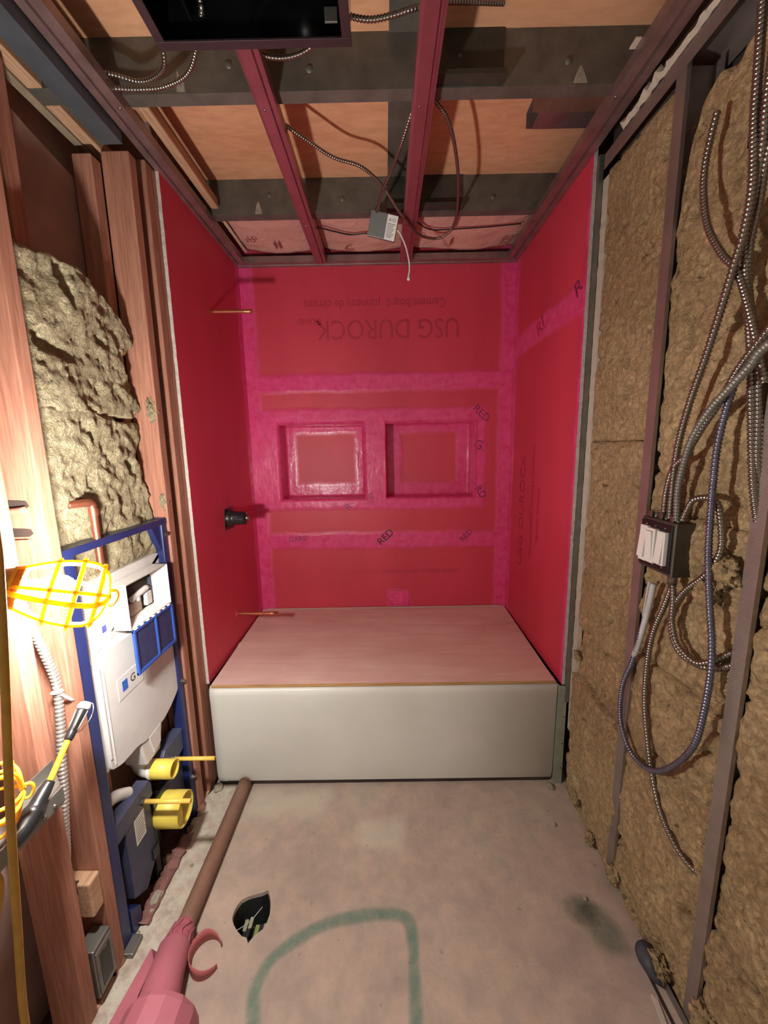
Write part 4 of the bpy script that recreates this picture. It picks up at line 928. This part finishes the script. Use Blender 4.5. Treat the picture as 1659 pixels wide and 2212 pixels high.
CB = {
'A': [(1.515, -.556, 2.19), (1.513, -.547, 2.144), (1.511, -.542, 2.093), (1.509, -.549, 2.034), (1.507, -.575, 1.955), (1.51, -.619, 1.881), (1.514, -.655, 1.836), (1.518, -.682, 1.772), (1.522, -.715, 1.677), (1.53, -.735, 1.60)],
'B': [(1.5, -.66, 2.292), (1.5, -.666, 2.2), (1.5, -.673, 2.09), (1.5, -.686, 1.973), (1.5, -.68, 1.895), (1.5, -.665, 1.839), (1.5, -.647, 1.77), (1.5, -.619, 1.675), (1.5, -.586, 1.579), (1.503, -.560, 1.484), (1.51, -.545, 1.393), (1.52, -.533, 1.296)],
'C': [(1.5, -.70, 2.40), (1.5, -.695, 2.118), (1.507, -.69, 2.047), (1.514, -.679, 1.96), (1.521, -.662, 1.887), (1.525, -.672, 1.798), (1.528, -.697, 1.668), (1.53, -.716, 1.538), (1.535, -.735, 1.40), (1.552, -.745, 1.30)],
'C2': [(1.52, -.75, 2.30), (1.515, -.72, 2.12), (1.515, -.694, 2.022), (1.521, -.682, 1.942), (1.526, -.667, 1.867), (1.53, -.675, 1.779), (1.53, -.709, 1.666), (1.534, -.724, 1.556), (1.538, -.735, 1.44), (1.556, -.74, 1.36)],
'D': [(1.535, -1.30, 2.0), (1.47, -1.15, 1.82), (1.43, -.96, 1.70), (1.46, -.806, 1.655), (1.468, -.767, 1.627), (1.476, -.718, 1.593), (1.484, -.663, 1.552), (1.491, -.616, 1.494), (1.499, -.587, 1.429), (1.507, -.569, 1.371), (1.518, -.560, 1.296)],
'D2': [(1.49, -.80, 1.72), (1.48, -.733, 1.634), (1.487, -.691, 1.578), (1.493, -.643, 1.524), (1.5, -.589, 1.457), (1.507, -.546, 1.427), (1.513, -.521, 1.366), (1.52, -.51, 1.296)],
'E': [(1.575, -.70, 1.70), (1.53, -.70, 1.67), (1.505, -.703, 1.63), (1.503, -.686, 1.559), (1.504, -.673, 1.483), (1.505, -.672, 1.403), (1.507, -.672, 1.342), (1.508, -.679, 1.238), (1.509, -.696, 1.135), (1.511, -.711, 1.054), (1.512, -.718, .98), (1.513, -.713, .872), (1.514, -.697, .775), (1.516, -.649, .68), (1.517, -.589, .604), (1.518, -.523, .566), (1.52, -.454, .569), (1.521, -.407, .629), (1.522, -.403, .738), (1.524, -.434, .835), (1.525, -.453, .92), (1.53, -.462, .99)],
'F': [(1.521, -.574, 1.296), (1.522, -.586, 1.328), (1.523, -.602, 1.353), (1.525, -.64, 1.363), (1.524, -.668, 1.351), (1.52, -.688, 1.312), (1.52, -.696, 1.261), (1.522, -.682, 1.219), (1.526, -.650, 1.176), (1.528, -.598, 1.122), (1.53, -.565, 1.065), (1.53, -.563, 1.012), (1.53, -.59, .967), (1.53, -.636, .956), (1.532, -.69, .97), (1.545, -.731, 1.0), (1.57, -.75, 1.02)],
'G': [(1.519, -.570, 1.13), (1.522, -.573, 1.084), (1.524, -.574, 1.031), (1.522, -.602, .983), (1.524, -.655, .966), (1.53, -.688, .983), (1.536, -.714, 1.012), (1.556, -.735, 1.039)],
'H': [(1.519, -.568, 1.128), (1.522, -.543, 1.059), (1.525, -.507, .962), (1.528, -.493, .856), (1.53, -.497, .741), (1.529, -.525, .641), (1.529, -.556, .56), (1.53, -.594, .489), (1.531, -.643, .452), (1.535, -.690, .437), (1.552, -.730, .43)],
}
LB = {'A': 'armoured cable with a shallow bend, topmost over the tan wool', 'B': 'long armoured cable from the ceiling down to the switch box', 'C': 'armoured cable beside the right image edge, going behind the nearest stud', 'C2': 'rearmost armoured cable vanishing behind the nearest stud',
 'D': 'grey jacketed cable slanting from the right edge to the switch box', 'D2': 'armoured cable running under the slanting grey jacketed one', 'E': 'bluish armoured cable hanging in a deep U below the switch box', 'F': 'armoured cable arching over from the switch box and looping right',
 'G': 'short armoured cable curving under the switch box toward the nearest stud', 'H': 'long armoured cable hanging from the switch box to the stud foot'}
for k, P in CB.items():
    mc(LB[k], P, .0072 if k in 'BCD' else .0064, M_mcgrey if k == 'D' else M_mcblue if k == 'E' else M_mc, 'armoured cables on the right wall')
sl = thing('cable_sleeve', 'pale plastic sleeve on the bluish cable below the switches', 'sleeve', (1.53, -.46, .9)); own(sl, tube('sleeve', [(1.531, -.482, 1.10), (1.53, -.474, 1.03), (1.528, -.462, .96), (1.526, -.450, .90), (1.524, -.440, .86)], .0078, M_tape, None, 12), tube('wire_pair', [(1.533, -.462, 1.10), (1.532, -.455, 1.03), (1.53, -.452, .96)], .003, M_tape, None, 8))
bk = thing('wall_bracket', 'small black bracket on the upper right wool', 'bracket', (1.53, -.66, 2.1)); own(bk, channel('angle', [(1.515, -.645), (1.535, -.645), (1.535, -.69)], 'z', 2.06, 2.16, M_black), box('tab', 1.52, 1.535, -.69, -.66, 2.12, 2.15, M_galv, None, .002))

# ================================================================== WORK LAMPS
def prof_r(s):  # cage outline, s from 0 (socket) to 1 (tip)
    return lerp_pts([(0, .031), (.1, .039), (.3, .052), (.5, .061), (.7, .065), (.84, .063), (.92, .056), (.98, .044), (1.03, .026), (1.05, .004)], s)
def work_lamp(label, B, T, bulb_mat, grp, hand_mat):
    B, T = Vector(B), Vector(T); d = (T-B).normalized(); Lc = (T-B).length; n = d.cross(Vector((0, 0, 1))).normalized(); b = n.cross(d)
    t = thing('work_lamp', label, 'lamp', B, grp)
    for k in range(6):
        a = 2*PI*(k+.3)/6; e = n*math.cos(a)+b*math.sin(a)
        own(t, tube('cage_rib', [B+d*(Lc*s)+e*prof_r(s) for s in [i/20*1.05 for i in range(21)]], .0033, M_cage, None, 8, .006))
    for s, r in ((.02, .004), (.42, .0033), (.68, .0033), (.92, .0042)):
        own(t, ring('cage_ring', B+d*(Lc*s), d, prof_r(s), r, M_cage))
    for sg in (-1, 1):
        e = n*sg; w_ = b
        own(t, tube('cage_seam', [B+d*(Lc*s)+e*(prof_r(s)+.003) for s in [i/20*1.05 for i in range(21)]], .0050, M_cage, None, 8, .006))
    T = T+d*(.05*Lc)
    own(t, tube('hook', [T+b*.012, T+d*.010+b*.012, T+d*.015, T+d*.010-b*.016, T-b*.016], .003, M_cage, None, 8, .004))
    own(t, lathe('socket_collar', [(-.032, .020), (-.03, .026), (-.010, .030), (0, .034), (.016, .040), (.016, .036), (-.002, .028), (-.002, 0)], B, d, M_orange, None, 28),
        lathe('handle', [(-.15, 0), (-.15, .012), (-.14, .016), (-.05, .018), (-.03, .020), (-.03, 0)], B, d, hand_mat, None, 20))
    own(t, lathe('bulb', [(.004, .0), (.004, .013), (.024, .014), (.036, .019), (.048, .027), (.060, .0305), (.072, .030), (.082, .0255), (.089, .017), (.0925, .007), (.093, 0)], B, d, bulb_mat, None, 24))
    return t, B, d
lampA = work_lamp('lit yellow caged work lamp hanging at the left edge', (.136, -.886, 1.264), (.244, -.816, 1.218), M_bulb, 'caged work lamps', M_orange)
lampB = work_lamp('unlit yellow caged work lamp low at the left edge', (-.02, -.965, .865), (.075, -.88, .85), M_glass, 'caged work lamps', M_cord)
tA, BA, dA = lampA; eA = BA-dA*.15
own(tA, tube('lead', [eA+dA*.01, eA-dA*.03, eA-dA*.05+Vector((0, 0, .06)), Vector((.03, -1.10, 1.7)), Vector((.03, -1.12, 2.2)), Vector((.02, -1.12, 2.472))], .0045, M_cord, None, 10))
fc = thing('foreground_cord', 'yellow lamp cord hanging in the left foreground', 'cord', (.21, -1.06, .5))
own(fc, tube('cord', [(.25, -1.10, 2.49), (.262, -1.08, 2.2), (.285, -1.06, 1.85), (.302, -1.06, 1.60), (.307, -1.06, 1.45), (.3055, -1.06, 1.396), (.301, -1.06, 1.336), (.28, -1.06, 1.177), (.255, -1.06, .999), (.231, -1.06, .80), (.211, -1.06, .612), (.20, -1.05, .40), (.20, -1.0, .02)], .0052, M_cord, None, 12))
lc = thing('lamp_cord', 'yellow cord looping down from the unlit lamp', 'cord', (.0, -.95, .7)); own(lc, tube('cord', [(-.12, -1.07, .86), (-.05, -1.0, .80), (.05, -.93, .735), (.04, -.93, .62), (.0, -.95, .45), (-.01, -.96, .2), (.02, -.98, .01)], .0055, M_cord, None, 10))
# bracket bar with the extension plug resting on it
bb = thing('bracket_bar', 'grey steel bracket bar screwed across the nearest studs', 'bracket', (.02, -.85, .68))
own(bb, prism('shelf', [(XS, -1.15), (.080, -1.15), (.080, -.795), (XS+.001, -.712)], 'z', .7445, .7475, M_galv), box('front_leaf', .0775, .0805, -1.15, -.795, .7475, .782, M_galv, None, .0005), box('stud_tab', XS+.0005, XS+.003, -.80, -.715, .735, .775, M_galv, None, .0005))
for y in (-.82, -.845): own(bb, lathe('screw', [(0, .005), (.003, .004), (.004, 0)], (.0805, y, .757), (1, 0, 0), M_mc, None, 10))
ec = thing('extension_plug', 'black extension connectors joined by a short yellow cord', 'extension cord', (.04, -.85, .74))
own(ec, tube('connector_body', [(.068, -.915, .760), (.07, -.882, .768), (.07, -.858, .779), (.07, -.834, .795), (.07, -.811, .808)], .016, M_black, None, 16, .004, lambda s, L: lerp_pts([(0, .014), (.2, .017), (.5, .0195), (.58, .0195), (.62, .0155), (.85, .013), (1, .010)], s/L)),
    tube('yellow_cord', [(.07, -.814, .806), (.07, -.782, .834), (.07, -.752, .861)], .0060, M_cage, None, 12))
pg = tube('plug_body', [(.07, -.754, .858), (.07, -.729, .878), (.07, -.704, .898)], .013, M_black, None, 14, .004, lambda s, L: lerp_pts([(0, .008), (.15, .0095), (.3, .0095), (.9, .013), (1, .012)], s/L)); own(ec, pg)
for k in range(6):
    a = k*PI/3; dd = Vector((0, .05, .040)).normalized(); nn = dd.orthogonal().normalized(); b_ = dd.cross(nn); e = nn*math.cos(a)+b_*math.sin(a)
    sub(pg, tube('plug_rib', [Vector((.07, -.738, .871))+e*.0105, Vector((.07, -.706, .8965))+e*.013], .0020, M_mcgrey, None, 6))
sub(pg, lathe('clear_cap', [(0, .010), (.006, .015), (.014, .013), (.018, .006), (.018, 0)], (.07, -.705, .897), (0, .05, .030), M_tape, None, 10), tube('cap_tether', [(.07, -.69, .908), (.074, -.676, .890), (.075, -.69, .866), (.072, -.72, .855), (.07, -.746, .866)], .0010, M_tape, None, 6))
# striped flexible conduit between the near studs
cf = thing('flexible_conduit', 'striped steel flexible conduit between the two nearest studs', 'conduit', (-.03, -.68, .55))
own(cf, armour('conduit', [(-.05, -.70, 1.30), (-.035, -.70, 1.18), (-.03, -.693, 1.115), (-.03, -.669, 1.023), (-.03, -.651, .927), (-.03, -.658, .831), (-.03, -.671, .738), (-.03, -.681, .642), (-.032, -.687, .594), (-.04, -.69, .50), (-.055, -.69, .40)], .0088, plain('conduit_steel', srgb(214, 210, 204), .3, .8, .05, 40), None, .0105, .2),
    tube('zip_tie', [(-.018, -.655, .905), (-.012, -.647, .89), (-.014, -.632, .872), (-.018, -.622, .868)], .0035, M_white, None, 8), ring('tie_loop', (-.03, -.653, .91), (0, .1, 1), .0105, .0025, M_white))

# ================================================================== POLE AND RED WRAP ON THE FLOOR
pl = thing('brown_pole', 'brown pipe lying on the floor from the bathtub toward the red roll', 'pipe', (.14, -.3, 0))
own(pl, tube('pipe', [(.142, -.016, .030), (.141, -.3, .029), (.139, -.62, .029)], .0275, M_rubber, None, 28, .05), lathe('end_cap', [(0, .0282), (.006, .0282), (.012, .024), (.0125, 0)], (.142, -.018, .030), (0, 1, 0), M_rubber, None, 28))
rw = thing('red_wrap', 'red paper sleeve wrapped round the near end of the brown pipe', 'wrap', (.14, -.65, 0))
own(rw, lathe('mesh_cone', [(0, .0285), (.012, .032), (.03, .036), (.055, .040), (.075, .041)], (.140, -.535, .031), (0, -1, 0), M_redmesh, None, 28),
    lathe('sleeve', [(0, .0415), (.004, .044), (.19, .056), (.20, .056), (.20, .050), (.01, .040)], (.142, -.60, .046), (0.16, -1, 0.06), M_redpl, None, 30))
for k in range(8):
    a = 2*PI*k/8; own(rw, tube('mesh_strand', [(.14+.034*math.cos(a), -.545, .032+.034*math.sin(a)), (.14+.040*math.cos(a+.5), -.575, .032+.040*math.sin(a+.5)), (.14+.042*math.cos(a), -.605, .036+.042*math.sin(a))], .0022, M_redpl, None, 6))
rf = new('flap', [(.100, -.600, .012), (.082, -.615, .062), (.085, -.85, .012), (.075, -.85, .10), (.104, -.64, .060), (.130, -.85, .11)], [(0, 2, 3, 1), (1, 3, 5, 4)], M_redpl); rf.modifiers.new('thick', 'SOLIDIFY').thickness = .002; own(rw, rf)
rr = thing('red_roll', 'fat roll of red paper on the floor at the bottom edge', 'paper roll', (.19, -.85, 0))
sec = []
for k in range(14):   # faceted roll
    a0, a1 = 2*PI*k/14, 2*PI*(k+1)/14
    sec += [(math.cos(a0), math.sin(a0))]
bm = bmesh.new(); Ls = []
for y, r in ((-.765, .074), (-.772, .086), (-.785, .093), (-.85, .095), (-.95, .095), (-1.05, .095)):
    Ls.append([bm.verts.new((.212+r*c*(1+.02*noise.noise(Vector((c*2, s*2, y)))), y, .096+r*s)) for c, s in sec])
for A, B in zip(Ls, Ls[1:]):
    for k in range(14): bm.faces.new((A[k], A[(k+1) % 14], B[(k+1) % 14], B[k]))
bm.faces.new(Ls[0]); bm.faces.new(Ls[-1][::-1]); bmesh.ops.recalc_face_normals(bm, faces=bm.faces[:]); bmesh.ops.subdivide_edges(bm, edges=bm.edges[:], cuts=1, use_grid_fill=True)
own(rr, from_bm('roll', bm, M_redpl))
own(rr, tube('core_tube', [(.318, -.80, .016), (.315, -.95, .016)], .014, M_rubber, None, 14))
# curled peel standing on the floor
cu = thing('curled_peel', 'curled red paper peel standing open on the floor by the pole', 'paper peel', (.235, -.6, 0))
verts = []; faces = []; n = 40
for i in range(n+1):
    a = math.radians(35+300*i/n); R_ = .042+.004*i/n; wd = .042*min(1, .30+2.6*min(i, n-i)/n)+.004
    c = Vector((.232+R_*math.cos(a), -.602+R_*1.12*math.sin(a), 0)); verts += [(c.x, c.y, .001), (c.x, c.y, .001+wd)]
for i in range(n): faces.append((2*i, 2*i+2, 2*i+3, 2*i+1))
o = new('strip', verts, faces, M_curl, None, True); o.modifiers.new('thick', 'SOLIDIFY').thickness = .0015; own(cu, o)
